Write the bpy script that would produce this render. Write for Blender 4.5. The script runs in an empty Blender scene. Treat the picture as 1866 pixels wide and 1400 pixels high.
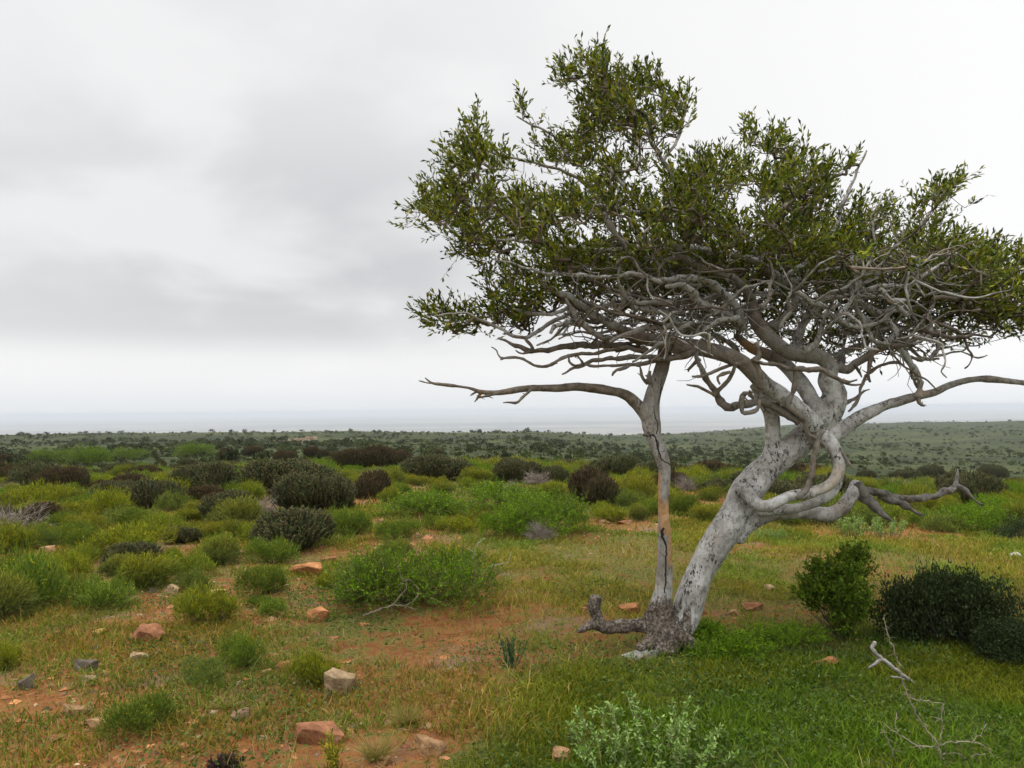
import bpy, bmesh, math
import numpy as np
from mathutils import Vector, Matrix
SC = bpy.context.scene
COL = SC.collection
R = math.radians
rng = np.random.default_rng(7)

# ------------------------------------------------------------------ camera
F = 1464.0                      # focal length in photo pixels (photo is 1866 x 1400)
CAM = np.array([0.0, 0.0, 1.62])
PITCH, ROLL = math.atan(46/F), R(0.62)
fw = np.array([0, math.cos(PITCH), math.sin(PITCH)])
up0 = np.array([0, -math.sin(PITCH), math.cos(PITCH)])
rt0 = np.array([1.0, 0, 0])
rt = rt0*math.cos(ROLL) - up0*math.sin(ROLL)
up = up0*math.cos(ROLL) + rt0*math.sin(ROLL)
cam = bpy.data.cameras.new('camera')
cam.sensor_width = 36.0
cam.lens = 36.0*F/1866
cam.clip_start = 0.05
cam.clip_end = 200000
camo = bpy.data.objects.new('camera', cam); COL.objects.link(camo)
M = Matrix(((rt[0], up[0], -fw[0], CAM[0]), (rt[1], up[1], -fw[1], CAM[1]), (rt[2], up[2], -fw[2], CAM[2]), (0, 0, 0, 1)))
camo.matrix_world = M
SC.camera = camo

# ------------------------------------------------------------------ light, sky, exposure
SUN_EL, SUN_AZ = 62.0, -95.0    # azimuth from +Y, towards +X
SC.view_settings.view_transform = 'Standard'
SC.view_settings.look = 'None'
SC.view_settings.exposure = 0.0
SC.view_settings.gamma = 1.0
SC.view_settings.use_curve_mapping = False
sun = bpy.data.lights.new('sun', 'SUN'); sun.energy = 1.5; sun.angle = R(14); sun.color = (1, .955, .88)
suno = bpy.data.objects.new('sun', sun); COL.objects.link(suno)
sd = Vector((math.sin(R(SUN_AZ))*math.cos(R(SUN_EL)), math.cos(R(SUN_AZ))*math.cos(R(SUN_EL)), math.sin(R(SUN_EL))))
suno.rotation_euler = sd.to_track_quat('Z', 'Y').to_euler()


class NT:
    """small helper for node trees"""
    def __init__(s, tree):
        s.t = tree; s.n = tree.nodes; s.l = tree.links
    def new(s, typ, ins=None, **kw):
        n = s.n.new(typ)
        for k, v in kw.items(): setattr(n, k, v)
        for k, v in (ins or {}).items(): s.put(n.inputs[k], v)
        return n
    def put(s, sock, v):
        if isinstance(v, bpy.types.NodeSocket): s.l.new(v, sock)
        elif isinstance(v, bpy.types.Node): s.l.new(v.outputs[0], sock)
        else:
            try: sock.default_value = v
            except Exception: sock.default_value = (*v, 1) if len(v) == 3 else v
    def math(s, op, a, b=0.0, c=0.0, clamp=False):
        n = s.n.new('ShaderNodeMath'); n.operation = op; n.use_clamp = clamp
        s.put(n.inputs[0], a); s.put(n.inputs[1], b); s.put(n.inputs[2], c)
        return n.outputs[0]
    def mix(s, f, a, b, mode='MIX'):
        n = s.n.new('ShaderNodeMix'); n.data_type = 'RGBA'; n.blend_type = mode; n.clamp_factor = True
        s.put(n.inputs[0], f); s.put(n.inputs[6], a); s.put(n.inputs[7], b)
        return n.outputs[2]
    def ss(s, x, a, b, lo=0.0, hi=1.0):
        n = s.n.new('ShaderNodeMapRange'); n.interpolation_type = 'SMOOTHSTEP'
        s.put(n.inputs[0], x)
        for i, v in enumerate((a, b, lo, hi)): s.put(n.inputs[i+1], v)
        return n.outputs[0]
    def noise(s, vec, scale, detail=3.0, rough=.5, dist=0.0):
        n = s.n.new('ShaderNodeTexNoise')
        if vec is not None: s.put(n.inputs['Vector'], vec)
        s.put(n.inputs['Scale'], scale); s.put(n.inputs['Detail'], detail); s.put(n.inputs['Roughness'], rough); s.put(n.inputs['Distortion'], dist)
        return n.outputs[0]


world = bpy.data.worlds.new('World'); SC.world = world; world.use_nodes = True
w = NT(world.node_tree); w.n.clear()
tc = w.new('ShaderNodeTexCoord')
sx = w.new('ShaderNodeSeparateXYZ', {0: tc.outputs['Generated']})
X, Y, Z = sx.outputs
sky = w.new('ShaderNodeTexSky', sky_type='NISHITA', sun_disc=False, sun_elevation=R(SUN_EL), sun_rotation=R(SUN_AZ), air_density=1.0, dust_density=3.0)
az = w.math('ARCTAN2', X, Y)
zp = w.math('ADD', w.math('MAXIMUM', Z, 0.0), 0.10)
pv = w.new('ShaderNodeCombineXYZ', {0: w.math('DIVIDE', X, zp), 1: w.math('DIVIDE', Y, zp), 2: 0.0})
n1 = w.noise(pv.outputs[0], .55, 4, .5, .4)
n2 = w.noise(pv.outputs[0], 1.6, 5, .55, .6)
vv = w.new('ShaderNodeCombineXYZ', {0: w.math('MULTIPLY', az, 2.2), 1: w.math('MULTIPLY', Z, 4.6), 2: 4.0})
n3 = w.noise(vv.outputs[0], 1.7, 4, .48, .2)
cl = w.math('ADD', w.math('MULTIPLY', n1, .25), w.math('ADD', w.math('MULTIPLY', n2, .07), w.math('MULTIPLY', n3, .68)))
cl = w.ss(cl, .38, .60)                                             # 0 thin bright cloud, 1 thick grey cloud
left = w.ss(az, .28, -.18)                                          # the cloud bank stands to the left
bank = w.math('MULTIPLY', w.ss(Z, .058, .10), w.ss(Z, .62, .16, .55, 1.0))
grey = w.math('MULTIPLY', w.math('MULTIPLY', w.math('ADD', w.math('MULTIPLY', cl, .60), .40), left), bank)
e1 = w.math('POWER', w.math('DIVIDE', w.math('ADD', az, .24), .40), 2.0); e2 = w.math('POWER', w.math('DIVIDE', w.math('SUBTRACT', Z, .19), .125), 2.0)
mass = w.math('EXPONENT', w.math('MULTIPLY', w.math('ADD', e1, e2), -1.0))                  # the darkest part of the bank, low in the left half
grey = w.math('ADD', w.math('MULTIPLY', grey, .56), w.math('MULTIPLY', w.math('MULTIPLY', mass, w.math('ADD', .25, w.math('MULTIPLY', cl, .75))), .54))
bri = w.math('SUBTRACT', .965, w.math('MULTIPLY', grey, .29))
bri = w.math('ADD', bri, w.math('MULTIPLY', w.ss(az, .2, .6), .05))
bri = w.math('SUBTRACT', bri, w.math('MULTIPLY', w.ss(Z, .05, -.02), .10))
bri = w.math('ADD', bri, w.ss(Z, .46, .92, 0, 2.2))                 # an overcast sky is brightest overhead
bri = w.math('MULTIPLY', bri, w.ss(Z, -.6, -.02, .35, 1.0))
tint = w.mix(w.math('MULTIPLY', grey, 1.0), (1.0, 1.0, 1.0), (.972, .978, 1.0))
tint = w.mix(w.ss(Z, .05, .0), tint, (.94, .97, 1.0))
cloud = w.new('ShaderNodeVectorMath', {0: tint, 1: w.new('ShaderNodeCombineXYZ', {0: bri, 1: bri, 2: bri}).outputs[0]}, operation='MULTIPLY')
cloud = w.new('ShaderNodeVectorMath', {0: cloud.outputs[0], 3: 10.0}, operation='SCALE')
mixc = w.mix(.97, sky.outputs[0], cloud.outputs[0])
bg = w.new('ShaderNodeBackground', {0: mixc, 1: 0.1})
w.l.new(bg.outputs[0], w.new('ShaderNodeOutputWorld').inputs[0])

# ------------------------------------------------------------------ numeric helpers
def P(u, v, d):
    """point at photo position (u, v), d metres in front of the camera"""
    u = np.asarray(u, float); v = np.asarray(v, float); d = np.asarray(d, float)
    dr = fw + rt*((u-933)/F)[..., None] + up*((700-v)/F)[..., None]
    return CAM + dr*d[..., None]

def toUV(p):
    q = p - CAM
    d = np.maximum(q@fw, 1e-3)
    return 933 + F*(q@rt)/d, 700 - F*(q@up)/d

def hsh(ix, iy, seed):
    n = (ix*374761393 + iy*668265263 + seed*974634477) & 0x7fffffff
    n = ((n ^ (n >> 13))*1274126177) & 0x7fffffff
    return ((n ^ (n >> 16)) & 0xffff)/65535.0

def vnoise(x, y, seed=0):
    x = np.asarray(x, float); y = np.asarray(y, float)
    ix = np.floor(x).astype(np.int64); iy = np.floor(y).astype(np.int64)
    fx = x-ix; fy = y-iy; fx = fx*fx*(3-2*fx); fy = fy*fy*(3-2*fy)
    a, b, c, d = hsh(ix, iy, seed), hsh(ix+1, iy, seed), hsh(ix, iy+1, seed), hsh(ix+1, iy+1, seed)
    return (a+(b-a)*fx)*(1-fy) + (c+(d-c)*fx)*fy

def fbm(x, y, seed=0, o=4):
    s = 0; a = .5; t = 0
    for i in range(o):
        s = s+a*vnoise(x*2**i, y*2**i, seed+i*17); t += a; a *= .5
    return s/t

def sstep(a, b, x):
    t = np.clip((np.asarray(x, float)-a)/(b-a), 0, 1); return t*t*(3-2*t)

# terrain profile: metres of height by distance, at five bearings (degrees from +Y)
PR = {-34: [(0, 0), (16, 0), (28, -.2), (38, -1.0), (100, -2.9), (250, -6.4), (450, -8.2), (600, -15), (1000, -40), (2000, -80), (3500, -110)],
      0: [(0, 0), (14, 0), (26, -.2), (36, -1.1), (100, -3.4), (250, -7.8), (450, -11.6), (600, -19), (1000, -42), (2000, -80), (3500, -110)],
      11: [(0, 0), (13, 0), (24, -.3), (34, -1.5), (100, -5.3), (250, -11.0), (500, -16.6), (900, -26.3), (1200, -48), (2000, -82), (3500, -110)],
      20: [(0, 0), (12, 0), (22, -.3), (32, -1.7), (80, -4.9), (200, -10.4), (500, -16.2), (1000, -17.6), (1400, -40), (2000, -82), (3500, -110)],
      34: [(0, 0), (12, 0), (22, -.4), (32, -1.9), (80, -5.2), (200, -10.8), (500, -15.6), (1000, -14.2), (1400, -36), (2000, -80), (3500, -110)]}
PA = np.array(sorted(PR))

def height(x, y):
    x = np.asarray(x, float); y = np.asarray(y, float)
    r = np.hypot(x, y); a = np.clip(np.degrees(np.arctan2(x, y)), -34, 34)
    hs = []
    for k in PA:
        pr = np.array(PR[k]); s = 0
        for m, wt in ((.8, .2), (.9, .2), (1., .2), (1.1, .2), (1.2, .2)): s = s+wt*np.interp(r*m, pr[:, 0], pr[:, 1])
        hs.append(s)
    hs = np.array(hs)
    i = np.clip(np.searchsorted(PA, a, side='right')-1, 0, len(PA)-2)
    t = (a-PA[i])/(PA[i+1]-PA[i]); t = t*t*(3-2*t)
    h = np.take_along_axis(hs, i[None], 0)[0]*(1-t) + np.take_along_axis(hs, (i+1)[None], 0)[0]*t
    h = h + (fbm(x*.9, y*.9, 3, 4)-.5)*.10*sstep(60, 20, r) + (fbm(x*.05, y*.05, 9, 3)-.5)*sstep(25, 120, r)*1.6*sstep(3000, 900, r)
    h = h + (fbm(x*.006, y*.006, 19, 3)-.5)*sstep(150, 500, r)*7*sstep(2500, 1100, r)
    return h

def G(u, v):
    """where the sight line through photo position (u, v) meets the ground"""
    d = fw + rt*(u-933)/F + up*(700-v)/F
    t = np.exp(np.linspace(math.log(1.5), math.log(4000), 6000))
    pts = CAM+d*t[:, None]
    g = pts[:, 2]-height(pts[:, 0], pts[:, 1])
    i = np.argmax(g < 0) if (g < 0).any() else len(t)-1
    p = pts[i]; return np.array([p[0], p[1], float(height(p[0], p[1]))])

# ------------------------------------------------------------------ mesh helpers
class Geo:
    def __init__(s): s.v = []; s.f = {3: [], 4: []}; s.c = []; s.n = 0
    def add(s, v, faces, c=None):
        v = np.asarray(v, float).reshape(-1, 3)
        for f in faces:
            f = np.asarray(f, np.int64)
            if f.size: s.f[f.shape[1]].append(f+s.n)
        s.v.append(v)
        s.c.append(np.broadcast_to(np.asarray((1, 1, 1) if c is None else c, float), v.shape))
        s.n += len(v)
    def merge(s, o, scale=1.0, off=(0, 0, 0), rot=0.0):
        c, sn = math.cos(rot), math.sin(rot)
        v, q, t, col = o.arr()
        v = v*np.asarray(scale); v = np.stack([v[:, 0]*c-v[:, 1]*sn, v[:, 0]*sn+v[:, 1]*c, v[:, 2]], 1)+np.asarray(off)
        s.add(v, [q, t], col)
    def arr(s):
        v = np.concatenate(s.v) if s.v else np.zeros((0, 3))
        q = np.concatenate(s.f[4]) if s.f[4] else np.zeros((0, 4), np.int64)
        t = np.concatenate(s.f[3]) if s.f[3] else np.zeros((0, 3), np.int64)
        return v, q, t, np.concatenate(s.c)
    def mesh(s, name, mat, smooth=True):
        v, q, t, c = s.arr()
        me = bpy.data.meshes.new(name)
        me.vertices.add(len(v)); me.vertices.foreach_set('co', v.astype(np.float32).ravel())
        loops = np.concatenate([q.ravel(), t.ravel()]).astype(np.int32)
        me.loops.add(len(loops)); me.loops.foreach_set('vertex_index', loops)
        starts = np.concatenate([np.arange(len(q))*4, len(q)*4+np.arange(len(t))*3]).astype(np.int32)
        me.polygons.add(len(starts)); me.polygons.foreach_set('loop_start', starts)
        me.polygons.foreach_set('use_smooth', np.full(len(starts), smooth))
        a = me.attributes.new('col', 'FLOAT_COLOR', 'POINT')
        a.data.foreach_set('color', np.concatenate([c, np.ones((len(c), 1))], 1).astype(np.float32).ravel())
        me.update(calc_edges=True); me.validate()
        if mat: me.materials.append(mat)
        return me
    def obj(s, name, mat, parent=None, loc=None, smooth=True):
        o = bpy.data.objects.new(name, s.mesh(name, mat, smooth)); COL.objects.link(o)
        if parent: o.parent = parent
        if loc is not None: o.location = loc
        return o

def tag(o, label=None, cat=None, group=None, kind=None):
    for k, v in (('label', label), ('category', cat), ('group', group), ('kind', kind)):
        if v: o[k] = v
    return o

def empty(name, loc, label, cat, group=None):
    o = bpy.data.objects.new(name, None); COL.objects.link(o); o.location = loc
    o.empty_display_size = .1
    return tag(o, label, cat, group)

def dup(root, loc, rot, scl, label, group):
    r = root.copy(); COL.objects.link(r); r.location = loc; r.rotation_euler = (0, 0, rot); r.scale = scl
    r['label'] = label
    if group: r['group'] = group
    elif 'group' in r: del r['group']
    for ch in root.children:
        c = ch.copy(); COL.objects.link(c); c.parent = r
    return r

def catmull(p, step=None, n=None):
    p = np.asarray(p, float)
    if len(p) < 3:
        k = n or 4
        t = np.linspace(0, 1, k+1)[:, None]; return p[0]*(1-t)+p[-1]*t
    q = np.vstack([2*p[0]-p[1], p, 2*p[-1]-p[-2]]); out = []
    for i in range(1, len(q)-2):
        k = n or max(2, int(np.linalg.norm(q[i+1][:3]-q[i][:3])/step)+1)
        t = np.linspace(0, 1, k, endpoint=False)[:, None]
        a, b, c, d = q[i-1], q[i], q[i+1], q[i+2]
        out.append(.5*((2*b)+(c-a)*t+(2*a-5*b+4*c-d)*t**2+(3*b-a-3*c+d)*t**3))
    out.append(p[-1:]); return np.vstack(out)

def tube(g, pts, rad, sides=8, col=None, cap=True, lump=0.0, r=rng):
    pts = np.asarray(pts, float); rad = np.asarray(rad, float); n = len(pts)
    tan = np.gradient(pts, axis=0); tan /= np.linalg.norm(tan, axis=1)[:, None]+1e-12
    a = np.cross(tan[0], (0.31, .2, .93));
    if np.linalg.norm(a) < 1e-3: a = np.cross(tan[0], (1, 0, 0))
    fr = []
    for i in range(n):
        a = a-tan[i]*(a@tan[i]); a /= np.linalg.norm(a)+1e-12; fr.append(a)
    A = np.array(fr); B = np.cross(tan, A)
    th = np.arange(sides)*2*math.pi/sides
    rr = rad[:, None]*np.ones(sides)
    if lump:
        ph = r.random(3)*9; k = np.arange(n)[:, None]
        rr = rr*(1+lump*(np.sin(2*th+ph[0]+k*.35)*.6+np.sin(3*th+ph[1]-k*.5)*.4)+lump*.5*r.standard_normal((n, sides)))
    V = pts[:, None]+rr[..., None]*(np.cos(th)[None, :, None]*A[:, None]+np.sin(th)[None, :, None]*B[:, None])
    i, j = np.meshgrid(np.arange(n-1), np.arange(sides), indexing='ij'); j2 = (j+1) % sides
    Q = np.stack([i*sides+j, i*sides+j2, (i+1)*sides+j2, (i+1)*sides+j], -1).reshape(-1, 4)
    V = V.reshape(-1, 3); T = np.zeros((0, 3), int)
    if cap:
        e0, e1 = len(V), len(V)+1
        V = np.vstack([V, pts[0]-tan[0]*rad[0]*.35, pts[-1]+tan[-1]*rad[-1]*.35])
        jj = np.arange(sides); j2 = (jj+1) % sides
        T = np.vstack([np.stack([np.full(sides, e0), j2, jj], 1), np.stack([np.full(sides, e1), (n-1)*sides+jj, (n-1)*sides+j2], 1)])
    g.add(V, [Q, T], col)

def unit(v): return v/(np.linalg.norm(v, axis=-1, keepdims=True)+1e-9)

LS_ = 1.0
def leaves(g, pos, dirn, L, W, col, r, fold=.25, droop=.0):
    """one folded lens-shaped leaf per row"""
    n = len(pos); dirn = unit(dirn); L = np.asarray(L)*LS_; W = np.asarray(W)*LS_
    ref = unit(r.standard_normal((n, 3))); s = unit(np.cross(dirn, ref)); nn = np.cross(s, dirn)
    L = np.broadcast_to(L, n)[:, None]; W = np.broadcast_to(W, n)[:, None]
    m = pos+dirn*L*.52
    V = np.stack([pos, m+s*W*.5+nn*W*fold, pos+dirn*L-nn*L*droop, m-s*W*.5+nn*W*fold], 1).reshape(-1, 3)
    b = np.arange(n)[:, None]*4
    g.add(V, [np.concatenate([b+[0, 1, 2], b+[0, 2, 3]])], np.repeat(np.broadcast_to(col, (n, 3)), 4, 0))

def blades(g, pos, dirn, H, W, bend, cb, ct, r):
    """grass blades: a tapered curved ribbon each"""
    n = len(pos); dirn = unit(dirn); H = np.asarray(H)*LS_**.7; W = np.asarray(W)*LS_
    s = unit(np.cross(dirn, unit(r.standard_normal((n, 3))))); b = np.cross(s, dirn)
    b[:, 2] = -abs(b[:, 2])
    H = np.broadcast_to(H, n)[:, None]; W = np.broadcast_to(W, n)[:, None]; bend = np.broadcast_to(bend, n)[:, None]
    mid = pos+dirn*H*.55+b*bend*H*.25; tip = pos+dirn*H*.97+b*bend*H*.9
    V = np.stack([pos-s*W*.5, pos+s*W*.5, mid+s*W*.4, mid-s*W*.4, tip], 1).reshape(-1, 3)
    k = np.arange(n)[:, None]*5
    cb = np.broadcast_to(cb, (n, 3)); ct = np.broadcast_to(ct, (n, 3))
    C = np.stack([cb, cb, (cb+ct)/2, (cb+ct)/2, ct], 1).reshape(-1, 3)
    g.add(V, [k+[0, 1, 2, 3], k+[3, 2, 4]], C)

def pal(r, n, cols, w=None, var=.18):
    """n colours drawn from a palette, each a little different"""
    cols = np.array(cols, float); i = r.choice(len(cols), n, p=None if w is None else np.array(w)/np.sum(w))
    return np.clip(cols[i]*(1+var*r.standard_normal((n, 1))), .002, .95)

# ------------------------------------------------------------------ materials
def material(name):
    m = bpy.data.materials.new(name); m.use_nodes = True; t = NT(m.node_tree); t.n.clear()
    return m, t

def leaf_mat(name, rough=.5, trans=.28, spec=.35, tcol=(1.25, 1.2, .5)):
    m, t = material(name)
    a = t.new('ShaderNodeAttribute', attribute_name='col').outputs[0]
    b = t.new('ShaderNodeBsdfPrincipled', {'Base Color': a, 'Roughness': rough, 'Specular IOR Level': spec})
    tr = t.new('ShaderNodeBsdfTranslucent', {0: t.mix(1.0, a, tcol, 'MULTIPLY')})
    mx = t.new('ShaderNodeMixShader', {0: trans, 1: b.outputs[0], 2: tr.outputs[0]})
    t.l.new(mx.outputs[0], t.new('ShaderNodeOutputMaterial').inputs[0]); return m

def solid_mat(name, rough=.8, spec=.2, scale=30, var=.5, bump=.4, bscale=60):
    m, t = material(name)
    o = t.new('ShaderNodeTexCoord').outputs['Object']
    a = t.new('ShaderNodeAttribute', attribute_name='col').outputs[0]
    n = t.noise(o, scale, 5, .6)
    c = t.mix(t.ss(n, .3, .7), t.mix(1.0, a, (1-var,)*3, 'MULTIPLY'), t.mix(1.0, a, (1+var*.6,)*3, 'MULTIPLY'))
    bp = t.new('ShaderNodeBump', {'Height': t.noise(o, bscale, 6, .65), 'Strength': bump, 'Distance': .02})
    b = t.new('ShaderNodeBsdfPrincipled', {'Base Color': c, 'Roughness': rough, 'Specular IOR Level': spec, 'Normal': bp.outputs[0]})
    t.l.new(b.outputs[0], t.new('ShaderNodeOutputMaterial').inputs[0]); return m

M_LEAF = leaf_mat('tree_leaf', .55, .18, .14)
M_GREEN = leaf_mat('shrub_leaf', .7, .22, .06)
M_GRASS = leaf_mat('grass_blade', .65, .28, .07)
M_DULL = leaf_mat('dull_leaf', .75, .10, .06)
M_WOOD = solid_mat('dry_wood', .85, .15, 18, .45, .5, 70)
def rock_mat():
    m, t = material('field_stone')
    o = t.new('ShaderNodeTexCoord').outputs['Object']; a = t.new('ShaderNodeAttribute', attribute_name='col').outputs[0]
    n1 = t.noise(o, 7, 5, .65, .4); n2 = t.noise(o, 38, 5, .7); n3 = t.noise(o, 3.1, 3, .5)
    c = t.mix(t.ss(n1, .3, .7), t.mix(1.0, a, (.52, .48, .46), 'MULTIPLY'), t.mix(1.0, a, (1.28, 1.25, 1.2), 'MULTIPLY'))
    c = t.mix(t.math('MULTIPLY', t.ss(n2, .5, .68), .55), c, t.mix(1.0, a, (.42, .36, .32), 'MULTIPLY'))
    c = t.mix(t.math('MULTIPLY', t.ss(n3, .52, .66), .55), c, (.22, .085, .03))            # rubbed-in red soil
    c = t.mix(t.math('MULTIPLY', t.ss(t.noise(o, 16, 4, .6), .64, .70), .7), c, (.30, .29, .25))   # pale lichen
    bp = t.new('ShaderNodeBump', {'Height': t.math('ADD', n1, t.math('MULTIPLY', n2, .6)), 'Strength': .9, 'Distance': .03})
    b = t.new('ShaderNodeBsdfPrincipled', {'Base Color': c, 'Roughness': .92, 'Specular IOR Level': .1, 'Normal': bp.outputs[0]})
    t.l.new(b.outputs[0], t.new('ShaderNodeOutputMaterial').inputs[0]); return m
M_ROCK = rock_mat()
M_FLOWER = leaf_mat('petal', .6, .2, .1)

def bark_mat(nm='pale_bark', dk=1.0, w0=(.10, .078, .058), w1=(.25, .205, .16)):
    m, t = material(nm)
    o = t.new('ShaderNodeTexCoord').outputs['Object']
    z = t.new('ShaderNodeSeparateXYZ', {0: o}).outputs[2]
    a = t.new('ShaderNodeAttribute', attribute_name='col')
    dead, rough_ = a.outputs[0], None
    sp = t.new('ShaderNodeSeparateColor', {0: a.outputs[0]})
    dead = sp.outputs[0]; base = sp.outputs[1]; strip = sp.outputs[2]    # weathered / dark corky foot / stripped sapwood
    n1 = t.noise(o, 5, 5, .6, .4); n2 = t.noise(o, 22, 5, .65); n3 = t.noise(o, 60, 4, .6)
    pale = t.mix(t.ss(n1, .35, .65), (.34, .325, .30), (.60, .59, .57))
    pale = t.mix(t.math('MULTIPLY', t.ss(n2, .50, .64), .6), pale, (.19, .17, .13))
    pale = t.mix(t.math('MULTIPLY', t.ss(t.noise(o, 3.1, 3, .5), .58, .72), .5), pale, (.33, .22, .11))
    # small black flecks, clustered
    mp = t.new('ShaderNodeMapping', {0: o, 3: (1.0, 1.0, .55)})
    fl = t.ss(t.noise(mp.outputs[0], 58, 4, .66, .8), .535, .575)
    fl = t.math('MULTIPLY', fl, t.ss(t.noise(o, 7.5, 4, .6), .42, .56))
    sm = t.new('ShaderNodeMapping', {0: o, 2: (0, -.55, 0), 3: (34, 34, 5)})
    st = t.noise(sm.outputs[0], 1.0, 5, .6, .5)
    pale = t.mix(t.math('MULTIPLY', t.ss(st, .52, .68), .45), pale, (.16, .145, .125))
    pale = t.mix(t.math('MULTIPLY', fl, .9), pale, (.025, .02, .018))
    wr = t.new('ShaderNodeMapping', {0: o, 3: (6, 6, 30)})
    wood = t.mix(t.ss(n2, .3, .7), tuple(dk*q for q in w0), tuple(dk*q for q in w1))
    wood = t.mix(t.math('MULTIPLY', t.ss(n1, .5, .7), .6), wood, tuple(dk*q for q in (.22, .215, .195)))
    wood = t.mix(t.math('MULTIPLY', t.ss(t.noise(o, 4.2, 4, .6), .63, .70), .75 if nm == 'pale_bark' else .1), wood, (.34, .17, .045))   # orange lichen
    c = t.mix(dead, pale, wood)
    sap = t.mix(t.ss(n2, .3, .7), (.36, .19, .08), (.52, .34, .19))
    c = t.mix(strip, c, sap)
    cork = t.mix(t.ss(n3, .42, .62), (.07, .056, .044), (.21, .175, .14))
    cork = t.mix(t.math('MULTIPLY', t.ss(n2, .58, .68), .8), cork, (.42, .40, .37))
    c = t.mix(t.ss(t.math('ADD', base, t.math('MULTIPLY', t.math('SUBTRACT', t.noise(sm.outputs[0], .8, 5, .7), .5), 2.6)), .28, .66), c, cork)
    hgt = t.math('ADD', t.math('ADD', t.math('MULTIPLY', n2, .5), t.math('MULTIPLY', st, .5)), t.math('ADD', t.math('MULTIPLY', n3, .35), t.math('MULTIPLY', fl, -.35)))
    bs = t.math('ADD', .6, t.math('MULTIPLY', base, .5))
    bp = t.new('ShaderNodeBump', {'Height': hgt, 'Strength': bs, 'Distance': .02})
    b = t.new('ShaderNodeBsdfPrincipled', {'Base Color': c, 'Roughness': .8, 'Specular IOR Level': .1, 'Normal': bp.outputs[0]})
    t.l.new(b.outputs[0], t.new('ShaderNodeOutputMaterial').inputs[0]); return m
M_BARK = bark_mat()
M_OLD_SHADED = bark_mat('weathered_shaded_wood', .85, (.085, .076, .064), (.26, .235, .205))  # grey dead wood, darkened further with the crown's shade put into its colour

def ground_mat():
    m, t = material('veld_soil')
    o = t.new('ShaderNodeTexCoord').outputs['Object']
    sp = t.new('ShaderNodeSeparateColor', {0: t.new('ShaderNodeAttribute', attribute_name='col').outputs[0]})
    green, far, lush = sp.outputs
    n1 = t.noise(o, 1.3, 5, .6, .3); n2 = t.noise(o, 7, 6, .65); n3 = t.noise(o, 45, 5, .65); n4 = t.noise(o, .35, 4, .6)
    soil = t.mix(t.ss(n2, .32, .68), (.18, .064, .019), (.36, .145, .045))
    soil = t.mix(t.math('MULTIPLY', t.ss(n3, .45, .65), .6), soil, (.17, .105, .062))
    soil = t.mix(t.math('MULTIPLY', t.ss(n1, .52, .68), .8), soil, (.22, .155, .10))
    veg = t.mix(t.ss(n3, .35, .65), (.055, .062, .016), (.135, .115, .035))
    veg = t.mix(t.math('MULTIPLY', lush, .8), veg, t.mix(t.ss(n3, .4, .6), (.022, .04, .008), (.055, .08, .012)))
    near = t.mix(t.ss(t.math('ADD', green, t.math('MULTIPLY', t.math('SUBTRACT', n2, .5), 1.4)), .35, .65), soil, t.mix(1.0, veg, (1.3, 1.3, 1.1), 'MULTIPLY'))
    # slopes beyond the brow: scrub seen as a mottle
    f1 = t.noise(o, .11, 6, .65); f2 = t.noise(o, .02, 5, .6)
    scrub = t.mix(t.ss(f1, .38, .62), (.022, .029, .010), (.056, .066, .021))
    scrub = t.mix(t.math('MULTIPLY', t.ss(t.noise(o, .013, 6, .65), .5, .60), .75), scrub, (.020, .030, .012))
    scrub = t.mix(t.math('MULTIPLY', t.ss(t.noise(o, .42, 5, .7), .50, .57), .8), scrub, (.016, .023, .008))
    scrub = t.mix(t.math('MULTIPLY', t.ss(f2, .5, .65), .45), scrub, (.085, .09, .03))
    c = t.mix(far, near, scrub)
    # plain far below: pale veld crossed by long bands
    s2 = t.new('ShaderNodeSeparateXYZ', {0: o}); z = s2.outputs[2]
    bv = t.new('ShaderNodeMapping', {0: o, 3: (.00022, .0009, 0)})
    b1 = t.noise(bv.outputs[0], 1.0, 6, .6, .5); b2 = t.noise(o, .0035, 5, .6)
    plain = t.mix(t.ss(b1, .42, .56), (.105, .11, .105), (.23, .21, .175))
    plain = t.mix(t.math('MULTIPLY', t.ss(b2, .50, .60), .75), plain, (.075, .09, .08))
    c = t.mix(t.ss(z, -55, -100), c, plain)
    bp = t.new('ShaderNodeBump', {'Height': t.math('ADD', t.math('MULTIPLY', n2, .5), t.math('MULTIPLY', n3, .5)), 'Strength': 1.0, 'Distance': .07})
    b = t.new('ShaderNodeBsdfPrincipled', {'Base Color': c, 'Roughness': .95, 'Specular IOR Level': .1, 'Normal': bp.outputs[0]})
    t.l.new(b.outputs[0], t.new('ShaderNodeOutputMaterial').inputs[0]); return m
M_GROUND = ground_mat()

# ------------------------------------------------------------------ ground
def zones(x, y):
    """lush grass, meadow grass, bare soil weights for ground points"""
    z = height(x, y); u, v = toUV(np.stack([x, y, z], -1))
    wob = (fbm(x*1.1, y*1.1, 21, 3)-.5)
    vv = v+wob*110; uu = u+wob*260
    lush = sstep(1150, 1225, vv)*sstep(0, 260, uu-(1010-(np.clip(v, 1150, 1500)-1150)*1.05))
    mead = sstep(830, 960, uu)*sstep(955, 990, vv)*(1-lush)
    return lush, mead, u, v

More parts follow.
